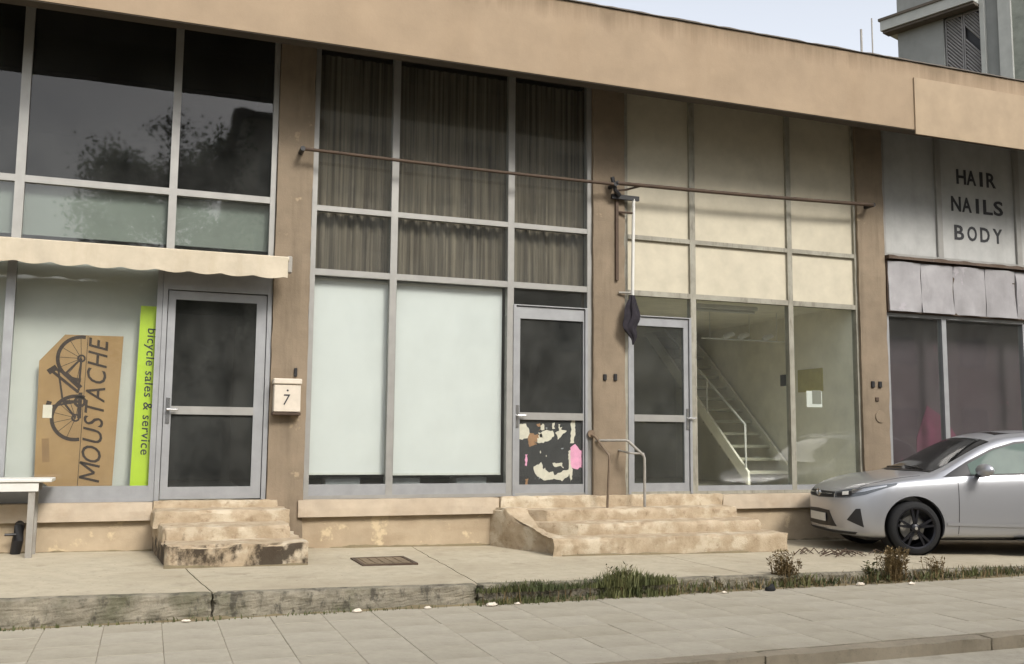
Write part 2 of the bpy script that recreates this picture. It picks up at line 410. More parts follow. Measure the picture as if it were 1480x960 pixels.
def letters(m, mat, parent):
    """each letter of a printed word as a piece of its own"""
    n = len(m.v); up = list(range(n))
    def root(i):
        while up[i] != i: up[i] = up[up[i]]; i = up[i]
        return i
    for f in m.f:
        for i in f[1:]: up[root(i)] = root(f[0])
    groups = {}
    for f in m.f: groups.setdefault(root(f[0]), []).append(f)
    for fs in groups.values():
        ids = sorted({i for f in fs for i in f}); ix = {i: k for k, i in enumerate(ids)}
        MB().add([m.v[i] for i in ids], [[ix[i] for i in f] for f in fs]).build('letter', mat, parent)

def pave_z(x): return max(.06, min(.22, .2 - .0135 * x))

# ------------------------------------------------------------------ ground, road, sidewalk
box('ground', 'earth', None, -400, 400, -400, 400, -1.2, -.13, kind='structure')
box('road', 'asphalt', None, -120, 120, -14.5, -5.72, -.6, -.105, kind='structure')
box('gutter', 'gutter', None, -60, 80, -6.12, -5.72, -.5, -.099, kind='structure')
kb = box('kerb', 'kerb', None, -60, 80, -5.70, -5.58, -.5, -.02, kind='structure')
for i in range(9):
    x = -2 + i * 2.0
    rough_box(x + .002, x + 1.998, -5.72, -5.595, -.1, .0 + random.uniform(-.004, .004), .07, .004, .02, 0, i).build('kerb_stone', 'kerbstone', kb)
sw = box('sidewalk', 'joint', None, -60, 80, -5.57, -3.16, -.5, -.006, kind='structure')
tm = MB().bevel_box(-.2045, .2045, -.1995, .1995, -.035, 0, .003).build('slab', 'tile', sw)
T = .4115
ys0 = -5.57 + .2
first = True
for i in range(29):
    for j in range(6):
        x = -1.3 + .2 + i * T - .17; y = -5.57 + .198 + j * .3955
        o = tm if first else tm.copy()
        if not first: COL.objects.link(o)
        first = False
        o.scale = (1.0, .985, 1)
        o.location = (x, y, .0 + random.uniform(-.003, .002)); o.rotation_euler = (random.uniform(-.003, .003), random.uniform(-.003, .003), random.uniform(-.004, .004))
for xa, xb in ((-60, -1.5), (10.6, 80)):
    box('slab_field', 'tile', sw, xa, xb, -5.568, -3.17, -.03, .0)

pv = box('pavement', 'earth', None, -60, 80, -3.1, .3, -.5, .03, kind='structure')
def pave_slab(xa, xb, skew_a=0., skew_b=0.):
    m = MB(); n = max(2, int((xb - xa) / .15)); k = 20; vs = []
    for i in range(n + 1):
        for j in range(k + 1):
            v = j / k; y = .25 + (-3.14 - .25) * v
            x = xa + skew_a * v + (xb + skew_b * v - xa - skew_a * v) * i / n
            e = noise.noise(Vector((x * .7, y * .7, 2))) * .008
            if i in (0, n): x += noise.noise(Vector((x * 3, y * 4, 7))) * .02
            vs.append((x, y, pave_z(x) + e))
    fs = [(i * (k + 1) + j, i * (k + 1) + j + 1, (i + 1) * (k + 1) + j + 1, (i + 1) * (k + 1) + j) for i in range(n) for j in range(k)]
    o = len(vs); rim = [i * (k + 1) for i in range(n + 1)] + [n * (k + 1) + j for j in range(1, k + 1)] + [i * (k + 1) + k for i in range(n - 1, -1, -1)] + [j for j in range(k - 1, 0, -1)]
    vs += [(vs[i][0], vs[i][1], -.2) for i in rim]
    L = len(rim); fs += [(rim[i], o + i, o + (i + 1) % L, rim[(i + 1) % L])[::-1] for i in range(L)]
    m.add(vs, fs); return m.build('pavement_slab', 'pave', pv, smooth=True)
cuts = [(-9, 0), (-3.4, .05), (.22, .32), (3.02, -.22), (5.55, .1), (8.15, .0), (10.9, .1), (14.5, 0), (20, 0)]
for (a, sa), (b, sb) in zip(cuts, cuts[1:]): pave_slab(a + .006, b - .006, sa, sb)
kr = box('kerb', 'earth', None, -60, 80, -3.155, -3.1, -.5, .0, kind='structure')
kc = [-9, -4.2, -1.6, .55, 2.78, 5.2, 7.6, 10.2, 13.5, 18]
for a, b in zip(kc, kc[1:]):
    m = rough_box(a + .006, b - .006, -3.225, -3.125, -.12, 1, .045, .012, .04, 0, a)
    for v in m.v:
        t_ = (v.z + .12) / 1.12; v.z = -.12 + t_ * (pave_z(v.x) + .004 + .12)
        v.y += (t_ - .4) * .05 + noise.noise(Vector((v.x * 2, v.z * 4, 1))) * .02
    m.build('kerb_block', 'kerb', kr)
# the far side of the road
box('far_sidewalk', 'tile', None, -80, 100, -18.5, -14.5, -.6, .02, kind='structure')

# ------------------------------------------------------------------ the shop building
B = thing('shop_building', (0, 0, 0), 'long low tan shop building with glazed fronts and deep fascia', 'building')
FZ0, FZ1 = 5.755, 6.73
m = MB()
m.box(-9, 24, -1.1, -.92, FZ0, FZ1)
m.build('fascia', 'fascia', B)
box('fascia_shade_strip', 'soffit', B, -9, 24, -1.092, -.922, FZ0 - .012, FZ0 + .05)  # dark strip added below the fascia, its shade put into the colour
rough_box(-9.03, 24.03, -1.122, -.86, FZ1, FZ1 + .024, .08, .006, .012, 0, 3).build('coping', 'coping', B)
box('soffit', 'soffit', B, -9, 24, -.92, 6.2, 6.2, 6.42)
box('roof', 'coping', B, -9, 24, -.92, 6.2, 6.421, 6.47)
box('back_wall', 'column', B, -9, 24, 6.0, 6.2, .1, 6.2)
box('side_wall', 'column', B, -9, -8.8, .0, 6.0, .1, 6.2); box('side_wall', 'column', B, 23.8, 24, .0, 6.0, .1, 6.2)
COLS = [(-3.05, -2.6), (1.29, 1.71), (5.36, 5.83), (9.63, 10.12), (14.1, 14.55)]
for i, (a, b) in enumerate(COLS):
    mm = rough_box(a, b, -.08, .3, .05, 6.2, .09, .006, .012, 0, i * 3.)
    mm.build('column', 'column', B, label=['plain column out of frame', 'brown column carrying a mailbox', 'middle column with brown stains', 'right column beside the cream boards', 'far column'][i] if i in (1, 2, 3) else None)
box('infill_wall', 'column', B, -8.8, -3.05, 0, .25, .1, 6.2); box('infill_wall', 'column', B, 14.55, 23.8, 0, .25, .1, 6.2)
for a, b in COLS[0:5]:
    box('party_wall', 'room_wall', B, a + .08, b - .1, .3, 6.0, .1, 6.2)
# interior shell, per shop
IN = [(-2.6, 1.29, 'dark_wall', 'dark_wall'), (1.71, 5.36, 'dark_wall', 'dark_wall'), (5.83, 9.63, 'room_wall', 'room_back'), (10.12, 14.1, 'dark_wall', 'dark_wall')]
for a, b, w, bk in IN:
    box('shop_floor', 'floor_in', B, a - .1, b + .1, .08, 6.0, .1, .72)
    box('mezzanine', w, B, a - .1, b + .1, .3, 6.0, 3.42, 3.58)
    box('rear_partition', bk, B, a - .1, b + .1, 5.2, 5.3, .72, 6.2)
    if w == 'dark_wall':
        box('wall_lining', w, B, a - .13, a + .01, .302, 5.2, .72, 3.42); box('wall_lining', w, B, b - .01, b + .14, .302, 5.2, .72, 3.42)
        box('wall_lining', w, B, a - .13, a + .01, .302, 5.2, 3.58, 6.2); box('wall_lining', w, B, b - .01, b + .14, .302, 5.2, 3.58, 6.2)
box('wall_lining', 'room_wall', B, 9.60, 9.66, .075, 5.2, .72, 3.42)
# plinth walls and sills
for a, b in ((-8.8, .12), (1.66, 4.1), (7.2, 9.68), (10.05, 14.2)):
    rough_box(a, b, -.05, .1, .02, .55, .09, .006, .01, 0, a).build('plinth_wall', 'plinth', B)
for a, b in ((-8.8, .1), (1.64, 4.08), (7.25, 9.66), (10.08, 14.15)):
    rough_box(a, b, -.12, .09, .53, .725, .08, .003, .012, 0, b).build('sill', 'sill', B)

FY0, FY1 = -.03, .07
def frame_bar(name, mat, par, x0, x1, z0, z1, k=0.):
    return box(name, mat, par, x0, x1, FY0 + k, FY1 - k, z0, z1)
def window(x0, x1, z0, z1, muls, rails, panes, mat='alu', skip_bottom=False):
    fm = MB(); w = .06
    fm.box(x0, x0 + w, FY0, FY1, z0, z1); fm.box(x1 - w, x1, FY0, FY1, z0, z1)
    fm.box(x0 + w, x1 - w, FY0, FY1, z1 - .05, z1); fm.box(x0 + w, x1 - w, FY0, FY1, z0, z0 + .04)
    fr = fm.build('window_frame', mat, B)
    for x, za, zb, *ww in muls:
        h = (ww[0] if ww else .078) / 2
        frame_bar('mullion', mat, fr, x - h, x + h, za, zb, .003)
    for z, xa, xb, h, *mm in rails:
        o = frame_bar('rail', mm[0] if mm else mat, fr, xa, xb, z - h / 2, z + h / 2, .006)
    for xa, xb, za, zb, g in panes:
        y0, y1 = (.012, .018) if g.startswith('glass') else (.012, .03)
        box('pane' if g.startswith('glass') else 'board', g, fr, xa, xb, y0, y1, za, zb)
    return fr
def shop_door(x0, x1, z0, z1, head, mid, glassx, gz0, hx, pane2='glass', leaf_in=.05):
    """fixed outer frame > leaf rails, panes, handle"""
    g0, g1 = glassx
    fm = MB()
    fm.box(x0, x0 + leaf_in, FY0 - .012, FY1, z0, z1); fm.box(x1 - leaf_in, x1, FY0 - .012, FY1, z0, z1)
    fm.box(x0 + leaf_in, x1 - leaf_in, FY0 - .012, FY1, head[1] + .012, z1)
    d = fm.build('door', 'alu_grey', B)
    lf = MB()
    lf.box(x0 + leaf_in + .008, g0, -.02, .035, z0 + .012, head[1]); lf.box(g1, x1 - leaf_in - .008, -.02, .035, z0 + .012, head[1])
    lf.box(g0, g1, -.0195, .0345, head[0], head[1]); lf.box(g0, g1, -.0195, .0345, z0 + .012, gz0)
    lf.build('door_leaf', 'alu_grey', d)
    box('mid_rail', 'alu', d, g0, g1, -.024, .034, mid[0], mid[1])
    box('pane', 'glass_door', d, g0 - .01, g1 + .01, .004, .01, mid[1] - .01, head[0] + .01)
    box('pane', pane2, d, g0 - .01, g1 + .01, .004, .01, gz0 - .01, mid[0] + .01)
    h = MB(); h.box(hx - .02, hx + .02, -.032, -.02, 1.58, 1.86); h.tube([(hx, -.02, 1.73), (hx, -.075, 1.73)], .011); h.tube([(hx - .012, -.072, 1.73), (hx + .1, -.072, 1.73)], .011)
    h.build('handle', 'chrome', d, smooth=True)
    return d

# shop 1 (left, under the awning)
window(-2.6, 1.285, 3.40, 6.2, [(-1.41, 3.40, 6.2, .095), (.15, 3.40, 6.2, .085)], [(4.19, -2.55, 1.24, .075)],
       [(-2.55, -1.4, 4.19, 6.17, 'glass_dark'), (-1.41, .15, 4.19, 6.17, 'glass_dark'), (.15, 1.24, 4.19, 6.17, 'glass_dark'),
        (-2.55, -1.4, 3.42, 4.19, 'glass'), (-1.41, .15, 3.42, 4.19, 'glass'), (.15, 1.24, 3.42, 4.19, 'glass')])
window(-2.6, .095, .727, 3.397, [(-1.43, .75, 3.38, .09)], [(.81, -2.55, .05, .17, 'alu_grey')],
       [(-2.55, -1.43, .88, 3.36, 'glass'), (-1.43, .05, .88, 3.36, 'glass')], 'alu_grey')
shop_door(.098, 1.287, .735, 3.39, (2.965, 3.06), (1.68, 1.77), (.235, 1.12), .88, .20, 'glass_door')
box('film_board', 'film', B, -2.55, 1.24, .10, .115, 3.6, 4.17)
# shop 2
window(1.71, 5.36, .727, 6.2, [(2.715, .75, 6.17, .085), (4.235, .75, 6.17, .085)],
       [(4.155, 1.76, 5.31, .065), (3.385, 1.76, 5.31, .075), (.81, 1.76, 4.2, .165, 'alu_grey')],
       [(1.75, 2.72, .88, 3.37, 'glass'), (2.72, 4.24, .88, 3.37, 'glass'), (4.24, 5.31, 3.1, 3.37, 'glass')]
       + [(a, b, c, d, 'glass') for a, b in ((1.75, 2.72), (2.72, 4.24), (4.24, 5.31)) for c, d in ((3.4, 4.15), (4.15, 6.17))])
shop_door(4.274, 5.302, .735, 3.135, (2.96, 3.11), (1.68, 1.77), (4.37, 5.245), .87, 4.335, 'glass', .035)
# shop 3
window(5.83, 9.66, .727, 6.2, [(6.885, .75, 6.17, .085), (8.47, .75, 6.17, .08)],
       [(4.14, 5.88, 9.61, .06, 'rail_grime'), (3.385, 5.88, 9.61, .07, 'rail_grime'), (.77, 6.93, 9.61, .13, 'alu_grey')],
       [(6.88, 8.47, .82, 3.37, 'glass_clear'), (8.47, 9.61, .82, 3.37, 'glass_clear'), (5.88, 6.88, 3.06, 3.37, 'glass')]
       + [(a, b, c, d, 'cream') for a, b in ((5.88, 6.88), (6.89, 8.465), (8.475, 9.61)) for c, d in ((3.4, 4.135), (4.145, 6.17))], 'rail_grime')
shop_door(5.888, 6.842, .735, 3.085, (2.95, 3.06), (1.68, 1.77), (5.98, 6.73), .875, 6.78, 'glass_door', .035)
# shop 4 (right, above and behind the car)
window(10.13, 14.1, 4.2, 6.2, [(11.235, 4.22, 6.17, .1), (12.83, 4.22, 6.17, .1)], [],
       [(10.18, 11.23, 4.22, 6.17, 'pale_board'), (11.24, 12.82, 4.22, 6.17, 'pale_board'), (12.84, 14.05, 4.22, 6.17, 'pale_board')], 'alu')
window(10.13, 14.1, .727, 3.34, [(11.23, .75, 3.32, .085), (12.85, .75, 3.32, .085)], [],
       [(10.18, 11.23, .76, 3.32, 'glass'), (11.23, 12.85, .76, 3.32, 'glass'), (12.85, 14.05, .76, 3.32, 'glass')], 'alu_grey')
cl = box('cladding_frame', 'rust', B, 10.13, 14.1, -.09, .06, 3.345, 4.13)
sx = [10.14, 10.75, 11.37, 12.0, 12.62, 13.25, 14.09]
for i, (a, b) in enumerate(zip(sx, sx[1:])):
    m = MB(); n = 14; vs = []
    for i_ in range(n + 1):
        for j in range(5):
            x = a + .006 + (b - a - .012) * i_ / n; z = 3.36 + .74 * j / 4
            bulge = math.sin(math.pi * i_ / n) * .012 + noise.noise(Vector((x * 4, z * 4, i))) * .034 + noise.noise(Vector((x * 11, z * 8, i))) * .008
            vs.append((x, -.105 - bulge, z))
    o_ = len(vs); vs += [(v[0], -.09, v[2]) for v in vs]
    fs = [(i_ * 5 + j, (i_ + 1) * 5 + j, (i_ + 1) * 5 + j + 1, i_ * 5 + j + 1) for i_ in range(n) for j in range(4)]
    rim = [i_ * 5 for i_ in range(n + 1)] + [n * 5 + j for j in range(1, 5)] + [i_ * 5 + 4 for i_ in range(n - 1, -1, -1)] + [j for j in range(3, 0, -1)]
    fs += [(rim[t_], o_ + rim[t_], o_ + rim[(t_ + 1) % len(rim)], rim[(t_ + 1) % len(rim)]) for t_ in range(len(rim))]
    m.add(vs, fs).build('metal_sheet', 'zinc', cl, smooth=True)
rough_box(10.12, 14.1, -.16, .05, 4.13, 4.19, .07, .006, .03, 0, 4).build('ledge', 'rust', B)

# ------------------------------------------------------------------ fascia sign panel, lettering
o = box('blank_sign', 'fascia_panel', None, 9.8, 14.6, -1.122, -1.101, 5.69, 6.5)
tag(recentre(o), 'blank tan sign panel fixed to the fascia above the lettered window', 'sign')
L = thing('window_lettering', (12.03, 0, 4.5), 'dark HAIR NAILS BODY letters on pale window board at right', 'lettering')
for t_, z, w in (('HAIR', 5.56, .78), ('NAILS', 5.12, 1.04), ('BODY', 4.67, 1.0)):
    for k, ch in enumerate(t_):
        n = len(t_); ww = .19 if ch != 'I' else .06
        text_mesh(ch, 12.03 + (k - (n - 1) / 2) * w / (n - .15), .012, z, ww, .235, bold=.02, depth=.012).build('letter', 'text', L)

# ------------------------------------------------------------------ awning
A = thing('awning', (-1, 0, 3.3), 'cream retracted canvas awning with scalloped edge over the left shop', 'awning')
m = MB(); n = 60
vs = []
prof = [(-.035, 3.53), (-.2, 3.50), (-.40, 3.46), (-.455, 3.43)]
for i in range(n + 1):
    x = -4.5 + 5.9 * i / n
    for (y, z) in prof: vs.append((x, y, z + noise.noise(Vector((x * 2, y * 3, 0))) * .008))
m.add(vs, [(i * 4 + j, (i + 1) * 4 + j, (i + 1) * 4 + j + 1, i * 4 + j + 1)[::-1] for i in range(n) for j in range(3)])
m.add([v - Vector((0, -.004, .012)) for v in m.v], [tuple(reversed(f)) for f in m.f])
m.build('canopy', 'awning', A, smooth=True)
m = MB(); n = 236; vs = []
for i in range(n + 1):
    x = -4.5 + 5.9 * i / n
    sc_ = abs(math.sin(math.pi * x / .34)); wav = .012 * math.sin(x * 9.2) + noise.noise(Vector((x * 3, 0, 4))) * .012
    zb = 3.225 - .028 * sc_ + noise.noise(Vector((x * 5, 1, 4))) * .008
    for k in range(5):
        t_ = k / 4; vs.append((x, -.462 + wav * t_ - .006 * t_, 3.445 + (zb - 3.445) * t_))
m.add(vs, [(i * 5 + j, i * 5 + j + 1, (i + 1) * 5 + j + 1, (i + 1) * 5 + j) for i in range(n) for j in range(4)])
m.add([v + Vector((0, .004, 0)) for v in m.v], [tuple(reversed(f)) for f in m.f])
m.build('valance', 'awning', A, smooth=True)
MB().tube([(-4.5, -.43, 3.43), (1.41, -.43, 3.43)], .032, 14).build('front_bar', 'awning', A, smooth=True)
MB().tube([(-4.5, -.1, 3.45), (1.385, -.1, 3.45)], .06, 14).build('roller', 'grey_steel', A, smooth=True)
m = MB(); m.tube([(1.33, -.06, 3.40), (1.0, -.25, 3.38), (1.36, -.42, 3.42)], .018); m.build('folding_arm', 'grey_steel', A, smooth=True)
m = MB(); m.bevel_box(1.395, 1.45, -.44, -.36, 3.28, 3.47, .01); m.build('end_cap', 'grey_steel', A)

# ------------------------------------------------------------------ left shop display
o = box('display_board', 'display', None, -2.52, .06, .2, .225, .73, 3.36); tag(recentre(o), 'white backing board filling the left shop window', 'board')
K = thing('cardboard_sign', (-.7, .1, .89), 'brown cardboard bicycle box with clipped corner standing in the left window', 'cardboard')
cy = .075
MB().prism([(-1.105, .985), (-.95, .885), (-.335, .885), (-.295, 2.53), (-.885, 2.525), (-1.125, 2.23)][::1], cy, cy + .03).build('box_panel', 'card', K)
MB().stroke([(-.655, 2.52), (-.68, .89)], .006, cy - .002, .004).build('fold_line', 'print', K)
bk = MB(); yb = cy - .0025
def arc(cx, cz, r, a0, a1, n=22): return [(cx + r * math.cos(rad(a0 + (a1 - a0) * i / n)), cz + r * math.sin(rad(a0 + (a1 - a0) * i / n))) for i in range(n + 1)]
W1, W2 = (-.71, 2.27), (-.735, 1.625)
for (cx, cz), a0, a1 in ((W1, 82, 272), (W2, 70, 282)):
    bk.stroke(arc(cx, cz, .235, a0, a1), .038, yb); bk.stroke(arc(cx, cz, .035, 0, 360, 10), .02, yb)
    for k in range(7):
        an = rad(a0 + 12 + k * 28); bk.stroke([(cx, cz), (cx + .22 * math.cos(an), cz + .22 * math.sin(an))], .006, yb + .0006)
for p, w in (([(-1.0, 2.13), (-.72, 1.9)], .03), ([(-.98, 2.16), (-.86, 2.10)], .03), ([(-.93, 2.13), (-.87, 1.80)], .02), ([(-.87, 1.80), (-.72, 1.80)], .03), ([(-.86, 2.10), (-.70, 1.95)], .05),
             ([(-.72, 1.92), (-.71, 2.27)], .022), ([(-.70, 1.9), (-.70, 1.62)], .04), ([(-1.02, 1.74), (-.72, 1.80)], .022), ([(-.87, 1.80), (-.735, 1.625)], .022), ([(-.86, 2.1), (-.71, 2.27)], .022)):
    bk.stroke(p, w, yb + .0003 * len(bk.f) / 400)
bk.stroke([(-1.03, 2.11), (-.95, 2.17)], .06, yb); bk.stroke([(-1.03, 1.68), (-1.0, 1.80)], .05, yb); bk.stroke(arc(-.70, 1.80, .05, 0, 360, 12), .03, yb)
bk.build('bicycle_print', 'print', K)
letters(text_mesh('OUSTACHE', -.552, yb, 1.825, 1.36, .20, math.pi / 2 - .012, .28, .003, 1.1, .004), 'print', K)
mm = MB(); um = lambda a, b: (-.567 - (b - .5) * .20, .94 + a * .16 + b * .05)
for a_, b_ in (((0, 0), (0, 1)), ((0, 1), (.5, .25)), ((.5, .25), (1, 1)), ((1, 1), (1, 0))): mm.stroke([um(*a_), um(*b_)], .026, yb)
mm.build('letter', 'print', K)
box('paper_label', 'paper', K, -1.06, -.97, cy - .004, cy - .001, 1.62, 1.76)
bs = MB(); bs.stroke([(-1.0, 1.15), (-1.02, 1.40)], .07, yb); bs.build('print_block', plain('faded print', lin(140, 108, 74), .9), K)
G = thing('lime_banner', (-.02, .05, .89), 'lime green vertical bicycle sales and service banner beside the left door', 'banner')
MB().prism([(-.155, .885), (.09, .885), (.092, 2.88), (-.13, 2.88)], .05, .056).build('banner_strip', 'lime', G)
letters(text_mesh('bicycle sales & service', -.022, .048, 1.93, 1.40, .125, -math.pi / 2 - .012, .05, .003, 1.08, .008), 'text', G)

# ------------------------------------------------------------------ middle shop contents
for i, (xa, xb, za, lab) in enumerate(((1.79, 2.685, 1.02, 'narrow white roller blind drawn down in the middle shop, left of the mullion'), (2.79, 4.165, 1.01, 'wide white roller blind drawn down in the middle shop, next to the poster door'))):
    t_ = thing('roller_blind', ((xa + xb) / 2, .1, za), lab, 'blind', 'roller blinds in the middle shop window')
    m = MB(); n = 12
    vs = [(xa + (xb - xa) * i_ / n, .10 + noise.noise(Vector((i_ * .4, j * .3, i))) * .006, za + (3.30 - za) * j / 10) for i_ in range(n + 1) for j in range(11)]
    m.add(vs, [(i_ * 11 + j, (i_ + 1) * 11 + j, (i_ + 1) * 11 + j + 1, i_ * 11 + j + 1) for i_ in range(n) for j in range(10)])
    m.add([v + Vector((0, .003, 0)) for v in m.v], [tuple(reversed(f)) for f in m.f])
    m.build('blind_cloth', 'blind', t_, smooth=True)
    box('bottom_bar', 'white', t_, xa, xb, .095, .11, za - .02, za + .004)
    MB().tube([(xa, .13, 3.32), (xb, .13, 3.32)], .03, 10).build('roller', 'white', t_, smooth=True)
for i, (xa, xb, lab) in enumerate(((1.74, 2.70, 'brown pleated curtain in the leftmost upper pane of the middle shop'), (2.73, 4.22, 'brown pleated curtain in the wide centre upper pane of the middle shop'), (4.25, 5.33, 'brown pleated curtain in the upper pane above the poster door'))):
    m = MB(); n = 150; k = 8; vs = []
    for i_ in range(n + 1):
        x = xa + (xb - xa) * i_ / n
        for j in range(k + 1):
            z = 3.41 + 2.7 * j / k; g = 1 - .4 * j / k
            y = .14 + g * (.022 * math.sin(x * 46 + 2.5 * noise.noise(Vector((x * 3, i, 0)))) + .022 * noise.noise(Vector((x * 9, z * .5, i * 5))))
            vs.append((x, y, z))
    m.add(vs, [(i_ * (k + 1) + j, (i_ + 1) * (k + 1) + j, (i_ + 1) * (k + 1) + j + 1, i_ * (k + 1) + j + 1) for i_ in range(n) for j in range(k)])
    m.add([v + Vector((0, .004, 0)) for v in m.v], [tuple(reversed(f)) for f in m.f])
    o = m.build('curtain', 'curtain', None, smooth=True); tag(recentre(o), lab, 'curtain', 'brown curtains in the upper panes of the middle shop')
for i, (xa, xb, w) in enumerate(((2.0, 2.42, 'leftmost'), (2.76, 3.16, 'middle'), (3.62, 4.02, 'rightmost'))):
    o = box('storage_box', 'alu_grey', None, xa, xb, .2, .5, .722, .96, bevel=.01); tag(recentre(o), w + ' of three low grey boxes under the roller blinds', 'box', 'grey boxes under the blinds')
P = thing('torn_poster', (4.8, .02, .87), 'torn black and white poster remains behind the lower pane of middle door', 'poster')
box('poster_sheet', plain('black poster', lin(40, 38, 40), .7, 0, .2, 10), P, 4.365, 5.25, .0175, .021, .87, 1.68)
def scrap(pts, mat, seed, y):
    rnd = random.Random(seed); out = []
    Q = [(4.36 + (a - 110) / 335 * .885, 1.685 - (b - 180) / 340 * .82) for a, b in pts]
    for i in range(len(Q)):
        a, b = Vector(Q[i]), Vector(Q[(i + 1) % len(Q)]); n = max(1, int((b - a).length / .022))
        for k in range(n):
            p = a.lerp(b, k / n); j = .009 if k or 1 else 0
            out.append((p.x + rnd.uniform(-j, j), p.y + rnd.uniform(-j, j)))
    MB().prism(out[::-1], y, y + .0012).build('paper_scrap', mat, P)
scraps = [([(108, 205), (150, 203), (170, 245), (160, 282), (108, 285)], 'paper'), ([(165, 248), (215, 262), (205, 310), (172, 322), (160, 285)], 'brown_paper'),
          ([(205, 275), (240, 238), (290, 236), (300, 262), (268, 295), (212, 306)], 'paper'), ([(305, 250), (330, 228), (362, 238), (345, 255), (318, 282)], 'paper'),
          ([(225, 212), (242, 200), (246, 232), (228, 236)], 'paper'), ([(288, 200), (298, 198), (300, 228), (286, 226)], 'paper'), ([(318, 205), (330, 203), (326, 232)], 'paper'),
          ([(388, 172), (412, 172), (408, 240), (402, 300), (384, 300)], 'paper'), ([(385, 330), (405, 305), (445, 345), (444, 430), (412, 442), (386, 430)], 'pink'),
          ([(372, 345), (390, 340), (396, 470), (385, 505), (378, 470)], 'paper'), ([(192, 425), (232, 405), (242, 440), (250, 432), (262, 455), (290, 450), (300, 470), (345, 448), (372, 440), (378, 470), (340, 500), (300, 490), (250, 498), (205, 470)], 'paper'),
          ([(296, 410), (345, 406), (340, 426), (300, 424)], 'paper'), ([(148, 365), (160, 360), (160, 425), (150, 420)], 'pink'), ([(150, 492), (165, 490), (163, 520), (152, 520)], 'brown_paper')]
rp = random.Random(5)
for i in range(16):
    a, b = rp.uniform(190, 370), rp.uniform(195, 495); r_ = rp.uniform(3, 11)
    scraps.append(([(a - r_, b - r_ * rp.uniform(.3, 1)), (a + r_ * rp.uniform(.2, 1), b - r_), (a + r_, b + r_ * rp.uniform(.2, 1.4)), (a - r_ * .3, b + r_)], rp.choice(['paper', 'paper', 'brown_paper', 'alu_grey'])))
for i, (p, mt) in enumerate(scraps): scrap(p, mt, i, .0135 + .0003 * (i % 4))

# ------------------------------------------------------------------ right shop contents: staircase, lights, notices
S = thing('staircase', (9.05, 1.5, .72), 'pale open staircase with thin railing climbing along the wall in the right shop', 'staircase')
for k in range(13):
    z = .97 + .2 * k; y = 1.5 + .25 * k
    if z > 3.3: break
    box('tread', plain('tread edge', lin(182, 178, 158), .7) if k == 0 else bpy.data.materials['tread edge'], S, 8.74, 9.5, y, y + .3, z - .045, z)
for x in (8.70, 9.52):
    m = MB(); d = Vector((0, .25, .2)) * 12
    m.add([(x + a, y, z) for a in (-.02, .02) for y, z in ((1.42, .74), (1.42, .96), (4.45, 3.42), (4.75, 3.42))], [(0, 1, 2, 3), (7, 6, 5, 4), (0, 4, 5, 1), (1, 5, 6, 2), (2, 6, 7, 3), (3, 7, 4, 0)])
    m.build('stringer', 'room_wall', S)
MB().tube([(8.7, 1.5, .74), (8.7, 1.5, 1.68), (8.7, 4.0, 3.42)], .019, 8).build('handrail', 'white', S, smooth=True)
MB().tube([(8.7, 2.6, 1.8), (8.7, 2.6, 2.46)], .014, 8).build('baluster', 'white', S, smooth=True)
MB().tube([(8.7, 3.4, 2.4), (8.7, 3.4, 3.0)], .014, 8).build('baluster', 'white', S, smooth=True)
tr = thing('track_light', (8.5, 1.2, 2.95), 'thin ceiling track carrying three white spot lamps in the right shop', 'lamp')
MB().tube([(7.75, 1.2, 2.97), (9.25, 1.2, 2.97)], .012, 8).build('track', 'white', tr, smooth=True)
for x in (7.9, 8.6, 9.1): MB().tube([(x, 1.2, 2.97), (x, 1.2, 3.42)], .006, 6).build('hanger', 'white', tr)
for x in (8.22, 8.48, 8.92):
    MB().tube([(x - .08, 1.19, 2.99), (x - .03, 1.19, 3.02), (x + .05, 1.17, 3.05), (x + .09, 1.16, 3.04)], [.03, .045, .04, .02], 10).build('spot_lamp', 'white', tr, smooth=True)
bt = thing('batten_light', (7.9, .8, 3.3), 'long unlit white batten light under the ceiling of the right shop', 'lamp')
MB().bevel_box(7.4, 8.45, .74, .86, 3.36, 3.42, .01).build('housing', 'white', bt); MB().tube([(7.43, .8, 3.335), (8.42, .8, 3.335)], .02, 10).build('tube', 'white', bt, smooth=True)
N = thing('paper_notice', (8.86, .025, 1.93), 'white paper notice with grey corner stuck inside the right shop glass', 'notice')
box('sheet', 'white', N, 8.735, 9.0, .0195, .021, 1.92, 2.15); box('grey_print', plain('grey print', lin(112, 112, 100), .8), N, 8.83, 8.985, .0178, .0192, 1.965, 2.16)
o = box('wall_notice', 'tan_sign', None, 9.585, 9.599, .75, 1.35, 2.2, 2.55); tag(recentre(o), 'tan notice board on the side wall inside the right shop', 'notice')
o = box('wall_switch', 'black', None, 9.58, 9.599, 1.6, 1.8, 2.32, 2.5); tag(recentre(o), 'dark box on the side wall behind the tan notice', 'wall box')
o = box('poster_board', 'plum', None, 10.3, 14.0, .35, .37, .73, 3.3)
pk = MB().prism([(10.95, .80), (11.95, .80), (11.9, 1.35), (11.55, 1.8), (11.2, 2.0), (10.98, 1.5)], .344, .349).build('pink_print', plain('faded pink print', lin(98, 44, 66), .7, 0, .35, 3), o)
pk.location = -(sum((v.co for v in o.data.vertices), Vector()) / 8 - Vector((0, 0, 1.285)))
tag(recentre(o), 'plum and pink poster board standing behind the right shop glass over the car', 'board')

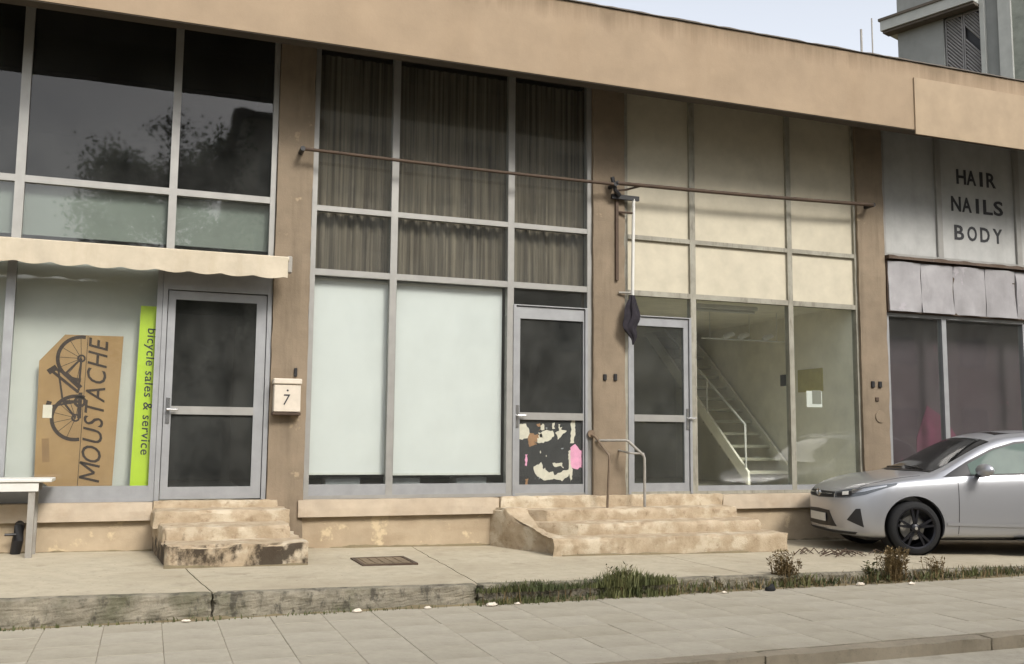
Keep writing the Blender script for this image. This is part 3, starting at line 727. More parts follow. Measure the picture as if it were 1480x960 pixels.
# ------------------------------------------------------------------ steps
def steps(name, label, specs, mats, seed, amp=.011):
    cx = sum(s_[0] + s_[1] for s_ in specs) / (2 * len(specs))
    t_ = thing(name, (cx, specs[0][2], specs[0][4]), label, 'steps')
    for i, s_ in enumerate(specs):
        x0, x1, y0, y1, z0, z1, sh, co = s_
        rough_box(x0, x1, y0, y1, z0, z1, .035, amp, .03, sh, seed + i * 7, co).build('step', mats[i], t_, smooth=True)
    return t_
steps('entrance_steps', 'mould blackened concrete steps below the left glass door', [(.10, 1.56, -1.54, .05, .12, .405, .12, 0), (.09, 1.44, -1.08, .05, .36, .535, .10, 0), (.07, 1.5, -.56, .05, .48, .655, .03, 0), (.09, 1.42, -.10, .05, .6, .735, 0, 0)],
      ['step_mould', 'step_mid', 'step_clean', 'step_clean'], 2)
steps('entrance_steps', 'wide crumbling cream steps shared by the middle and right doors', [(3.98, 7.42, -1.30, .05, .05, .325, .35, .25), (4.0, 7.30, -.93, .05, .28, .455, .5, .25), (4.02, 7.22, -.5, .05, .42, .59, .5, 0), (4.09, 7.26, -.115, .05, .55, .732, 0, 0)],
      ['step_clean', 'step_clean', 'step_clean', 'step_clean'], 30, .012)

fl = rough_box(3.95, 4.36, -1.31, .05, .05, .605, .035, .016, .05, .40, 77, .25)
for v in fl.v:
    zt = .605 if v.y > -.35 else .605 + (.335 - .605) * min(1, max(0, (-.35 - v.y) / .85)) ** .55
    v.z = .05 + (v.z - .05) * (zt - .05) / .555
ws = [o for o in bpy.data.objects if o.name.startswith('entrance_steps') and 'wide' in o['label']][0]
fl.build('flank', 'step_clean', ws, smooth=True)

# ------------------------------------------------------------------ handrails, sign rails, bracket
h = thing('handrail', (5.45, -.3, .58), 'brown bent pipe handrail beside the poster door', 'handrail')
MB().tube([(5.33, -.05, 1.51), (5.36, -.14, 1.47), (5.46, -.34, 1.24), (5.45, -.36, 1.18), (5.42, -.36, .57)], .016, 10).build('rail', 'pipe_brown', h, smooth=True)
MB().lathe_y([(.0, -.02), (.05, -.02), (.05, .0), (0, .0)], (5.335, -.06, 1.51), 12).build('wall_flange', 'pipe_brown', h)
h = thing('handrail', (5.9, -.3, .58), 'pale grey pipe handrail with short lower bar beside the right shop door', 'handrail')
MB().tube([(5.40, -.085, 1.42), (5.44, -.15, 1.425), (5.70, -.33, 1.43), (5.73, -.335, 1.42), (5.92, -.38, 1.245), (5.935, -.38, 1.21), (5.935, -.38, .57)], .018, 10).build('rail', 'grey_steel', h, smooth=True)
MB().tube([(5.75, -.34, 1.27), (5.93, -.38, 1.265)], .013, 8).build('lower_bar', 'grey_steel', h, smooth=True)
MB().tube([(5.72, -.08, 1.30), (5.75, -.34, 1.27)], .013, 8).build('wall_bar', 'grey_steel', h, smooth=True)
for xa, za, xb, zb, r, mt, lab in ((1.55, 4.785, 5.60, 4.765, .02, 'rust', 'thin brown sign rail spanning the curtained middle shop'), (5.63, 4.785, 9.78, 4.875, .026, 'rust', 'rusty dark sign rail spanning the cream boards of the right shop')):
    t_ = thing('sign_rail', ((xa + xb) / 2, -.25, za), lab, 'rail', 'sign rails over the shop windows')
    MB().tube([(xa + (xb - xa) * i / 8, -.25, za + (zb - za) * i / 8 - .012 * math.sin(math.pi * i / 8)) for i in range(9)], r, 10).build('pipe', mt, t_, smooth=True)
    for x, z in ((xa, za), (xb, zb)):
        MB().tube([(x, -.27, z), (x, -.06, z)], .03, 8).build('bracket', 'black', t_, smooth=True)
k = thing('sign_bracket', (5.72, -.1, 3.5), 'broken sign bracket with white drop pole on the middle column', 'bracket')
box('edge_shade_bar', 'rust', k, 5.675, 5.715, -.115, -.078, 3.52, 4.74)  # dark bar standing in for the shaded edge of the column
box('arm', 'black', k, 5.60, 6.0, -.16, -.118, 4.60, 4.66); MB().tube([(5.62, -.19, 4.70), (5.78, -.2, 4.72), (6.02, -.2, 4.80)], .014, 8).build('stay', 'rust', k, smooth=True)
MB().tube([(5.58, -.2, 4.87), (5.62, -.21, 4.70), (5.70, -.18, 4.64)], .028, 8).build('clamp', 'black', k, smooth=True)
MB().tube([(5.925, -.14, 4.62), (5.90, -.14, 3.28)], .022, 10).build('drop_pole', 'white', k, smooth=True)
MB().tube([(5.72, -.1, 4.44), (5.91, -.14, 4.43)], .016, 8).build('cross_arm', 'rust', k); MB().tube([(5.72, -.1, 3.36), (5.9, -.14, 3.36)], .014, 8).build('cross_arm', 'grey_steel', k)
m = MB(); n = 30; R_ = 22; vs = []
for j in range(R_ + 1):
    t_ = j / R_; z = 3.32 - .64 * t_; r = (.03 + .062 * max(0, math.sin(math.pi * min(1, t_ * 1.05))) ** 1.1) * (1 if t_ < .85 else 1 - (t_ - .85) * 4)
    for i in range(n):
        a = 2 * math.pi * i / n; rr = r * (1 + .5 * noise.noise(Vector((math.cos(a) * 2.2, math.sin(a) * 2.2, z * 4))) + .22 * math.sin(a * 5 + z * 3))
        vs.append((5.86 + rr * math.cos(a) * 1.05 + .09 * t_ * noise.noise(Vector((0, 0, z * 5))), -.2 + rr * math.sin(a) * .55, z + (.05 * noise.noise(Vector((math.cos(a) * 2, math.sin(a) * 2, 3))) if t_ > .8 else 0)))
m.add(vs, [(j * n + i, (j + 1) * n + i, (j + 1) * n + (i + 1) % n, j * n + (i + 1) % n) for j in range(R_) for i in range(n)] + [tuple(range(n)), tuple(range(R_ * n + n - 1, R_ * n - 1, -1))])
o = m.build('cloth_bundle', 'cloth', None, smooth=True); tag(recentre(o), 'black cloth bundle hanging from the white pole at the middle column', 'cloth')

# ------------------------------------------------------------------ mailbox, wall fittings, bench, manhole
mb = thing('mailbox', (1.47, -.1, 1.7), 'cream wall mailbox with a number 7 on the left column', 'mailbox')
MB().bevel_box(1.325, 1.625, -.2, -.075, 1.72, 2.03, .008).build('body', 'mail_cream', mb); MB().bevel_box(1.315, 1.635, -.215, -.074, 2.035, 2.10, .01).build('lid', 'mail_cream', mb)
MB().bevel_box(1.315, 1.63, -.205, -.0745, 1.685, 1.715, .005).build('base_strip', 'rust', mb)
text_mesh('7', 1.47, -.201, 1.86, .075, .12, 0, .1, .004).build('number', 'text', mb); MB().tube([(1.475, -.2, 1.965), (1.475, -.204, 1.965)], .012, 8).build('number_dot', 'text', mb)
for nm, xa, xb, za, zb, y0, mt, lab, g in (
        ('door_bell', 1.555, 1.59, 2.13, 2.23, -.11, 'black', 'small black door bell above the mailbox', None),
        ('wall_socket', 5.50, 5.545, 2.20, 2.28, -.105, 'black', 'left one of the two small dark sockets on the middle column', 'dark sockets on the middle column'),
        ('wall_socket', 5.65, 5.695, 2.20, 2.29, -.105, 'black', 'right one of the two small dark sockets on the middle column', 'dark sockets on the middle column'),
        ('wall_socket', 9.785, 9.84, 2.22, 2.31, -.105, 'black', 'left one of the paired dark sockets on the right column', 'dark sockets on the right column'),
        ('wall_socket', 9.915, 9.97, 2.22, 2.31, -.105, 'black', 'right one of the paired dark sockets on the right column', 'dark sockets on the right column'),
        ('wall_socket', 9.85, 9.91, 2.02, 2.08, -.1, 'rust', 'lone brown socket below the pair on the right column', 'dark sockets on the right column')):
    o = box(nm, mt, None, xa, xb, y0, -.06, za, zb, bevel=.006); tag(recentre(o), lab, 'door bell' if nm == 'door_bell' else 'socket', g)
o = MB().lathe_y([(0, -.012), (.085, -.012), (.095, 0.02)], (9.93, -.085, 1.8), 20).build('round_cover', 'column', None, smooth=True); tag(recentre(o), 'round blank cover plate low on the right column', 'cover')

W = thing('work_bench', (-1.6, -.3, pave_z(-1)), 'white topped metal work bench at the left edge by the wall', 'bench')
box('bench_top', 'white', W, -2.9, -.88, -.56, -.12, .965, 1.0, bevel=.006); box('apron', 'white', W, -2.8, -1.0, -.545, -.51, .875, .955); box('apron', 'grey_steel', W, -2.8, -1.0, -.17, -.14, .875, .955)
for x in (-1.06, -2.75):
    for y in (-.5, -.16): box('leg', 'grey_steel', W, x - .03, x + .03, y - .03, y + .03, .19, .96)
box('side_rail', 'grey_steel', W, -1.075, -1.045, -.47, -.19, .86, .90)
m = MB(); m.tube([(-1.22, -.14, .22), (-1.2, -.16, .36), (-1.19, -.15, .5), (-1.2, -.06, .54)], [.05, .055, .05, .04], 10); m.tube([(-1.2, -.18, .42), (-1.32, -.2, .42)], .014, 8)
o = m.build('drain_pipe', 'black', None, smooth=True); tag(recentre(o), 'short black drain pipe with a spout behind the bench leg', 'pipe')
mh = thing('manhole_cover', (2.35, -1.42, .17), 'rusty brown manhole cover set in the pavement before the blinds', 'manhole')
m = MB(); z = pave_z(2.35)
for a in ((2.06, 2.63, -1.74, -1.70), (2.06, 2.63, -1.16, -1.12), (2.06, 2.10, -1.70, -1.16), (2.59, 2.63, -1.70, -1.16)): m.box(*a, z - .03, z + .016)
m.build('frame', 'rust', mh); m = MB().box(2.105, 2.585, -1.695, -1.165, z - .03, z + .012)
for i in range(5): m.box(2.13 + i * .09, 2.18 + i * .09, -1.66, -1.2, z + .0125, z + .017)
m.build('lid', concrete('brown lid', lin(122, 106, 84), lin(92, 80, 62), 3, .4), mh)

# ------------------------------------------------------------------ car
CX, CYc, CZ = 8.02, -1.13, .08
car = thing('parked_car', (CX + 2.1, CYc, CZ), 'silver hatchback with black wheels parked nose left before the right shop', 'car')
def lerp_tab(t, u):
    for (a, va), (b, vb) in zip(t, t[1:]):
        if u <= b: return va + (vb - va) * (u - a) / (b - a)
    return t[-1][1]
Wt = [(0, .30), (.05, .45), (.14, .60), (.3, .755), (.5, .84), (.75, .875), (1.5, .88), (3.0, .88), (3.8, .85), (4.1, .76), (4.25, .62)]
Zb = [(0, .25), (.1, .21), (.4, .18), (3.8, .19), (4.25, .3)]
Zs = [(0, .62), (.05, .66), (.14, .71), (.3, .765), (.6, .835), (.9, .88), (1.3, .925), (1.6, .945), (2.5, .975), (3.5, 1.02), (4.0, 1.0), (4.25, .86)]
Zc = [(0, .66), (.05, .705), (.14, .755), (.3, .815), (.6, .895), (.9, .955), (1.15, 1.005), (1.3, 1.09), (1.6, 1.265), (1.95, 1.42), (2.2, 1.475), (2.6, 1.505), (3.1, 1.495), (3.6, 1.43), (3.9, 1.28), (4.1, 1.05), (4.25, .88)]
Wr = [(0, .22), (.14, .47), (.3, .60), (.6, .69), (.9, .71), (1.15, .735), (1.3, .745), (1.6, .70), (1.95, .645), (2.2, .615), (2.6, .595), (3.1, .585), (3.6, .57), (3.9, .56), (4.1, .56), (4.25, .46)]
Zr = [(0, .645), (.05, .69), (.14, .74), (.3, .80), (.6, .875), (.9, .93), (1.15, .965), (1.3, .99), (1.6, 1.15), (1.95, 1.305), (2.2, 1.375), (2.6, 1.415), (3.1, 1.41), (3.6, 1.345), (3.9, 1.2), (4.1, 1.02), (4.25, .865)]
_sh = lambda t: [(u - .02 if 1.1 < u < 2.7 else u, v) for u, v in t]
Zc, Wr, Zr = _sh(Zc), _sh(Wr), _sh(Zr)
_up = lambda t: [(u, z + (.04 if u < .65 else .025 if u < 1.0 else 0)) for u, z in t]
Zc, Zr, Zs = _up(Zc), _up(Zr), _up(Zs)
Zc = [(u, z + (.035 if 1.7 < u < 3.7 else 0)) for u, z in Zc]; Zr = [(u, z + (.03 if 1.7 < u < 3.7 else 0)) for u, z in Zr]
us = [0, .04, .1, .2, .35, .55, .8, 1.05, 1.2, 1.35, 1.6, 1.85, 2.1, 2.35, 2.7, 3.1, 3.5, 3.8, 4.0, 4.15, 4.25]
bm = bmesh.new(); rings = []
for u in us:
    w, zb, zs, zc, wr, zr = (lerp_tab(t, u) for t in (Wt, Zb, Zs, Zc, Wr, Zr))
    hs_ = [(0, zb), (w * .55, zb), (w - .05, zb + .005), (w - .012, zb + .07), (w + .004, zb + .32 * (zs - zb)), (w + .008, zb + .62 * (zs - zb)), (w - .008, zs - .055), (w - .045, zs),
           (wr + (w - .045 - wr) * .15, zr - .1 * (zr - zs)), (wr - .03, zr + .25 * (zc - zr)), (wr * .6, zr + .82 * (zc - zr)), (0, zc)]
    pts = [(-y, z) for y, z in hs_] + [(y, z) for y, z in hs_[-2:0:-1]]
    rings.append([bm.verts.new((u, y, z)) for y, z in pts])
n = len(rings[0])
for a, b in zip(rings, rings[1:]):
    for i in range(n): bm.faces.new((a[i], b[i], b[(i + 1) % n], a[(i + 1) % n]))
bm.faces.new(rings[0]); bm.faces.new(rings[-1][::-1])
bmesh.ops.recalc_face_normals(bm, faces=bm.faces[:])
me = bpy.data.meshes.new('shell'); bm.to_mesh(me); bm.free()
tmp = bpy.data.objects.new('shell', me); COL.objects.link(tmp)
sm = tmp.modifiers.new('s', 'SUBSURF'); sm.levels = sm.render_levels = 2
WHU, WHR, WZ = (.86, 3.46), .325, .325
cutters = []
for u in WHU:
    for s_ in (-1, 1):
        c_ = MB().lathe_y([(0, -.3), (.365, -.3), (.365, .3), (0, .3)], (u, s_ * .88, WZ + .02), 48)
        cm = bpy.data.meshes.new('cut'); cm.from_pydata(c_.v, [], c_.f); cm.update()
        bb = bmesh.new(); bb.from_mesh(cm); bmesh.ops.remove_doubles(bb, verts=bb.verts[:], dist=1e-5); bmesh.ops.recalc_face_normals(bb, faces=bb.faces[:]); bb.to_mesh(cm); bb.free()
        co = bpy.data.objects.new('cut', cm); COL.objects.link(co); cutters.append(co)
        bo = tmp.modifiers.new('b', 'BOOLEAN'); bo.operation = 'DIFFERENCE'; bo.object = co; bo.solver = 'EXACT'
dg = bpy.context.evaluated_depsgraph_get()
body_me = bpy.data.meshes.new_from_object(tmp.evaluated_get(dg))
for o in cutters + [tmp]: bpy.data.objects.remove(o)
bb = bmesh.new(); bb.from_mesh(body_me); bvh = BVHTree.FromBMesh(bb)
cb = MB(); cb.add([v.co + Vector((CX, CYc, CZ)) for v in bb.verts], [[v.index for v in f.verts] for f in bb.faces])
bb.free()
body = cb.build('body', 'paint', car, smooth=True)
try: body.data.set_sharp_from_angle(angle=rad(28))
except Exception: pass
def patch(name, mat, curves, d, nu=14, nv=4, off=.004, par=None, thick=.004, label=None):
    """sheet lying on the body between two curves, found by casting along d"""
    d = Vector(d).normalized()
    def samp(c, t):
        L_ = [0]
        for a, b in zip(c, c[1:]): L_.append(L_[-1] + (Vector(b) - Vector(a)).length)
        t *= L_[-1]
        for i in range(len(c) - 1):
            if t <= L_[i + 1] + 1e-9: return Vector(c[i]).lerp(Vector(c[i + 1]), (t - L_[i]) / max(1e-9, L_[i + 1] - L_[i]))
        return Vector(c[-1])
    vs = []
    for i in range(nu + 1):
        for j in range(nv + 1):
            p = samp(curves[0], i / nu).lerp(samp(curves[1], i / nu), j / nv)
            hit = bvh.ray_cast(p - d * 1.5, d)
            q = hit[0] if hit[0] is not None else p
            vs.append((q - d * off, q - d * off + d * thick))
    m = MB(); k = nv + 1
    off_v = Vector((CX, CYc, CZ))
    fs = [(i * k + j, (i + 1) * k + j, (i + 1) * k + j + 1, i * k + j + 1) for i in range(nu) for j in range(nv)]
    N_ = len(vs); rim = [i * k for i in range(nu + 1)] + [nu * k + j for j in range(1, k)] + [i * k + nv for i in range(nu - 1, -1, -1)] + [j for j in range(nv - 1, 0, -1)]
    m.add([a + off_v for a, b in vs] + [b + off_v for a, b in vs], fs + [(rim[t], rim[t] + N_, rim[(t + 1) % len(rim)] + N_, rim[(t + 1) % len(rim)]) for t in range(len(rim))])
    bm_ = bmesh.new(); me_ = bpy.data.meshes.new('p'); me_.from_pydata(m.v, [], m.f); bm_.from_mesh(me_); bmesh.ops.recalc_face_normals(bm_, faces=bm_.faces[:])
    # make sure the outer sheet faces the viewer side
    bm_.faces.ensure_lookup_table()
    if bm_.faces[0].normal.dot(d) > 0: bmesh.ops.reverse_faces(bm_, faces=bm_.faces[:])
    mm = MB(); bm_.verts.index_update(); mm.add([v.co for v in bm_.verts], [[v.index for v in f.verts] for f in bm_.faces]); bm_.free(); bpy.data.meshes.remove(me_)
    return mm.build(name, mat, par or car, smooth=True, label=label)
for s_ in (-1, 1):
    D = (0, -s_, 0)
    def C3(pts): return [(u, s_ * .9, z) for u, z in pts]
    patch('window_trim', 'black', (C3([(1.27, .945), (1.6, 1.125), (1.96, 1.29), (2.28, 1.375), (2.68, 1.405), (3.2, 1.395), (3.62, 1.32)]), C3([(1.24, .938), (1.58, .952), (2.0, .965), (2.3, .975), (2.72, .985), (3.2, 1.0), (3.68, 1.06)])), D, 40, 8, .003)
    patch('side_window', 'car_glass', (C3([(1.60, 1.095), (1.96, 1.265), (2.28, 1.35), (2.66, 1.378)]), C3([(1.60, .97), (1.98, .985), (2.3, .995), (2.66, 1.005)])), D, 20, 6, .007)
    patch('side_window', 'car_glass', (C3([(2.74, 1.38), (3.2, 1.37), (3.56, 1.30)]), C3([(2.74, 1.007), (3.2, 1.02), (3.58, 1.08)])), D, 16, 6, .007)
    for u0, u1 in ((1.41, 1.40), (2.70, 2.70)):
        patch('door_seam', 'black', (C3([(u0, .90), (u1, .5), (u1 - .01, .24)]), C3([(u0 + .008, .90), (u1 + .008, .5), (u1 - .002, .24)])), D, 16, 1, .0015, thick=.002)
    patch('sill_trim', 'black', (C3([(1.24, .215), (2.2, .215), (3.02, .215)]), C3([(1.24, .185), (2.2, .185), (3.02, .185)])), D, 16, 2, .004)
    patch('door_crease', 'paint', (C3([(1.25, .40), (2.2, .385), (3.0, .40)]), C3([(1.25, .36), (2.2, .34), (3.0, .36)])), D, 16, 3, .012)
    y = lambda v: s_ * v
    patch('headlight', 'lamp', ([(.06, y(.40), .735), (.15, y(.56), .775), (.3, y(.70), .805), (.62, y(.87), .865)], [(.05, y(.42), .665), (.14, y(.58), .67), (.3, y(.74), .715), (.62, y(.87), .84)]), (.75, -s_ * .66, 0), 18, 5, .006)
    patch('headlight_bezel', 'black', ([(.07, y(.43), .725), (.14, y(.52), .735), (.2, y(.60), .755)], [(.07, y(.44), .678), (.14, y(.53), .682), (.2, y(.61), .70)]), (.75, -s_ * .66, 0), 8, 3, .009)
    patch('headlight_lens', 'white', ([(.12, y(.50), .742), (.17, y(.57), .752)], [(.12, y(.51), .70), (.17, y(.58), .71)]), (.75, -s_ * .66, 0), 5, 3, .013)
    patch('headlight_strip', 'chrome', ([(.2, y(.60), .772), (.3, y(.70), .790), (.52, y(.84), .838)], [(.2, y(.61), .728), (.3, y(.715), .75), (.52, y(.84), .822)]), (.75, -s_ * .66, 0), 10, 2, .011)
    patch('fog_recess', 'black', ([(.22, y(.66), .54), (.26, y(.70), .545)], [(.14, y(.57), .40), (.27, y(.73), .32)]), (.8, -s_ * .6, 0), 8, 5, .004)
    m = MB(); mx, my, mz = CX + 1.68, CYc + s_ * 1.0, CZ + 1.03
    bmm = bmesh.new(); bmesh.ops.create_uvsphere(bmm, u_segments=16, v_segments=10, radius=1)
    m.add([(mx + v.co.x * .07 + .03 * v.co.y * s_, my + v.co.y * .125, mz + v.co.z * .078) for v in bmm.verts], [[v.index for v in f.verts] for f in bmm.faces]); bmm.free()
    mi = m.build('door_mirror', 'paint', car, smooth=True)
    MB().tube([(mx, my + s_ * -.18, mz - .07), (mx, my, mz - .05)], .03, 8).build('mirror_arm', 'black', mi, smooth=True)
    hh = MB(); hh.tube([(CX + 2.42, CYc + s_ * .905, CZ + .80), (CX + 2.62, CYc + s_ * .91, CZ + .805)], .014, 8); hh.build('door_handle', 'paint', car, smooth=True)
patch('windscreen', 'screen_glass', ([(1.20, -.66, 0), (1.11, -.3, 0), (1.10, 0, 0), (1.11, .3, 0), (1.20, .66, 0)], [(1.98, -.575, 0), (1.92, -.3, 0), (1.91, 0, 0), (1.92, .3, 0), (1.98, .575, 0)]), (0, 0, -1), 20, 12, .005)
patch('cowl', 'black', ([(1.15, -.68, 0), (1.04, -.3, 0), (1.03, 0, 0), (1.04, .3, 0), (1.15, .68, 0)], [(1.205, -.66, 0), (1.112, -.3, 0), (1.102, 0, 0), (1.112, .3, 0), (1.205, .66, 0)]), (0, 0, -1), 20, 2, .007)
patch('sunroof', 'screen_glass', ([(2.15, -.42, 0), (2.15, .42, 0)], [(2.75, -.42, 0), (2.75, .42, 0)]), (0, 0, -1), 6, 6, .003)
for y0, y1 in ((-.55, .0), (.0, .5)):
    pts = []
    for t_ in range(6):
        p = Vector((1.12 + .03 * t_ / 5 + .02 * abs(y0), y0 + (y1 - y0) * t_ / 5, 0)); hit = bvh.ray_cast(Vector((p.x, p.y, 3)), Vector((0, 0, -1)))
        pts.append(hit[0] + Vector((CX, CYc, CZ + .02)))
    MB().tube(pts, .009, 6).build('wiper', 'black', car)
patch('bonnet_seam', 'black', ([(.2, -.62, 0), (.5, -.72, 0), (1.0, -.745, 0)], [(.2, -.613, 0), (.5, -.712, 0), (1.0, -.737, 0)]), (0, 0, -1), 20, 1, .0015, thick=.002)
patch('upper_grille', 'black', ([(0, -.38, .735), (0, 0, .735), (0, .38, .735)], [(0, -.40, .665), (0, 0, .65), (0, .40, .665)]), (1, 0, 0), 20, 3, .005)
patch('lower_grille', 'black', ([(0, -.32, .50), (0, 0, .51), (0, .32, .50)], [(0, -.44, .31), (0, 0, .30), (0, .44, .31)]), (1, 0, 0), 20, 5, .005)
patch('chin_spoiler', 'black', ([(0, -.66, .255), (0, 0, .265), (0, .66, .255)], [(0, -.62, .225), (0, 0, .235), (0, .62, .225)]), (1, 0, 0), 20, 2, .012)
patch('grille_bar', 'chrome', ([(0, -.36, .715), (0, 0, .71), (0, .36, .715)], [(0, -.36, .703), (0, 0, .694), (0, .36, .703)]), (1, 0, 0), 20, 2, .014)
patch('number_plate', 'white', ([(0, -.25, .46), (0, .25, .46)], [(0, -.25, .36), (0, .25, .36)]), (1, 0, 0), 6, 2, .022)
eh = bvh.ray_cast(Vector((-1, 0, .71)), Vector((1, 0, 0)))[0] + Vector((CX - .016, CYc, CZ))
m = MB()
for rx, rz in ((.062, .042), (.03, .04), (.058, .018)):
    pts = [eh + Vector((0, rx * math.cos(2 * math.pi * i / 24), rz * math.sin(2 * math.pi * i / 24) + (.01 if rz == .018 else 0))) for i in range(25)]
    m.tube(pts, .006, 6, caps=False)
m.build('emblem', 'chrome', car, smooth=True)
box('underbody', 'black', car, CX + .35, CX + 3.9, CYc - .62, CYc + .62, CZ + .16, CZ + .3)
def wheel(u, s_):
    c = (CX + u, CYc + s_ * .775, CZ + WZ)
    p = [(.235, .1), (.25, .112), (.285, .108), (.31, .092), (.32, .065), (.32, -.065), (.31, -.092), (.285, -.108), (.25, -.112), (.235, -.1)]
    tw = MB().lathe_y(p, c, 48); w_ = tw.build('wheel', 'rubber', car, smooth=True)
    f = s_
    rm = MB().lathe_y([(.25, f * .1), (.24, f * .113), (.226, f * .1), (.22, f * .02), (.22, -f * .1)], c, 48)
    rm.build('rim', 'dark_rim', w_, smooth=True)
    sp = MB()
    for k in range(5):
        for da in (-.17, .17):
            a = 2 * math.pi * k / 5 + math.pi / 2; a1 = a + da; dirv = Vector((math.cos(a1), 0, math.sin(a1))); t_ = Vector((-math.sin(a1), 0, math.cos(a1)))
            base = Vector((math.cos(a), 0, math.sin(a)))
            p0, p1 = Vector(c) + base * .04, Vector(c) + dirv * .23
            for hw0, hw1, y0, y1 in ((.016, .013, .07, .1),):
                v = [p0 - t_ * hw0 + Vector((0, f * y0, 0)), p0 + t_ * hw0 + Vector((0, f * y0, 0)), p1 + t_ * hw1 + Vector((0, f * y0, 0)), p1 - t_ * hw1 + Vector((0, f * y0, 0))]
                v += [q + Vector((0, f * (y1 - y0), 0)) for q in v]
                sp.add(v, [(0, 1, 2, 3), (7, 6, 5, 4), (0, 4, 5, 1), (1, 5, 6, 2), (2, 6, 7, 3), (3, 7, 4, 0)])
    sp.build('spokes', 'dark_rim', w_)
    MB().lathe_y([(0, f * .115), (.032, f * .112), (.055, f * .095), (.06, f * .06)], c, 20).build('hub', 'dark_rim', w_, smooth=True)
    MB().lathe_y([(0, f * .118), (.018, f * .117), (.02, f * .11)], c, 14).build('hub_cap', 'grey_steel', w_, smooth=True)
    MB().lathe_y([(0, f * .0), (.15, f * .0), (.15, -f * .02)], c, 24).build('brake_disc', 'grey_steel', w_)
    MB().lathe_y([(0, -f * .2), (.361, -f * .2), (.361, f * .055)], (c[0], c[1], c[2] + .02), 40).build('wheel_arch_liner', 'black', car, smooth=True)
for u in WHU:
    for s_ in (-1, 1): wheel(u, s_)

# parked at a slant, nose towards the shop
car.location = (10.19, -1.52, CZ); car.rotation_euler = (0, 0, rad(-17))

def dirt_line(xa, xb, y, zf, name, mat, w=.06, h_=.03, sgn=-1):
    m = MB(); n = int((xb - xa) / .05); vs = []
    for i in range(n + 1):
        x = xa + (xb - xa) * i / n; k_ = max(.05, .5 + noise.noise(Vector((x * 2.3, y, 3))) * .9 + noise.noise(Vector((x * 9, y, 5))) * .4)
        vs += [(x, y, zf(x) + h_ * k_), (x, y + sgn * w * k_ * .4, zf(x) + h_ * k_ * .6), (x, y + sgn * w * k_, zf(x) - .012), (x, y, zf(x) - .02)]
    m.add(vs, [(i * 4 + j, i * 4 + (j + 1) % 4, (i + 1) * 4 + (j + 1) % 4, (i + 1) * 4 + j) for i in range(n) for j in range(4)])
    return m.build(name, mat, None, kind='stuff')
dirt_line(-8, .1, -.045, pave_z, 'wall_dirt', 'earth'); dirt_line(1.6, 4.0, -.045, pave_z, 'wall_dirt', 'earth', .08, .04); dirt_line(7.4, 14, -.05, pave_z, 'wall_dirt', 'earth', .09, .04)
dirt_line(.2, 1.55, -1.545, pave_z, 'step_dirt', 'earth', .04, .02); dirt_line(4.4, 7.4, -1.31, pave_z, 'step_dirt', 'earth', .06, .025)
dirt_line(-6, 14, -3.225, lambda x: .0, 'kerb_dirt', 'earth', .09, .03)

# ------------------------------------------------------------------ weeds and litter
def blades(m, n, xf, yf, hf, zf, lean=.5, w=.006):
    for _ in range(n):
        x, y = xf(), yf(); z = zf(x); h_ = hf(x); a = random.uniform(0, 2 * math.pi); l_ = random.uniform(.1, lean) * h_
        dx, dy = math.cos(a) * l_, math.sin(a) * l_; ww = w * random.uniform(.6, 1.3); tx, ty = -math.sin(a + .6) * ww, math.cos(a + .6) * ww
        m.add([(x - tx, y - ty, z), (x + tx, y + ty, z), (x + dx * .35 + tx * .8, y + dy * .35 + ty * .8, z + h_ * .55), (x + dx * .35 - tx * .8, y + dy * .35 - ty * .8, z + h_ * .55), (x + dx, y + dy, z + h_ * random.uniform(.8, 1))],
              [(0, 1, 2, 3), (3, 2, 4)])
g = MB()
dens = lambda x: max(0., noise.noise(Vector((x * 1.7, 3, 1))) * .6 + .6)
def gx(a, b):
    def f():
        while True:
            x = random.uniform(a, b)
            if random.random() < dens(x): return x
    return f
blades(g, 5200, gx(2.75, 4.75), lambda: random.gauss(-3.2, .055), lambda x: (.055 + .085 * math.exp(-((x - 4.2) / .3) ** 2)) * random.uniform(.4, 1.4) * (.5 + dens(x)), lambda x: -.01 if random.random() < .6 else .1, .6)
blades(g, 2600, gx(4.6, 10.5), lambda: random.gauss(-3.2, .05), lambda x: random.uniform(.03, .09) * (.5 + dens(x)), lambda x: random.uniform(-.01, .05), .7)
blades(g, 250, gx(-1.5, 2.7), lambda: random.gauss(-3.27, .02), lambda x: random.uniform(.02, .06), lambda x: -.01, .7)
g.build('grass', 'grass', None, kind='stuff')
g = MB()
blades(g, 1500, gx(4.8, 10.5), lambda: random.gauss(-3.2, .05), lambda x: random.uniform(.03, .10), lambda x: random.uniform(-.01, .06), .9, .005)
blades(g, 200, gx(2.8, 4.8), lambda: random.gauss(-3.18, .06), lambda x: random.uniform(.08, .22), lambda x: .0, .6, .004)
g.build('dry_grass', 'dry', None, kind='stuff')
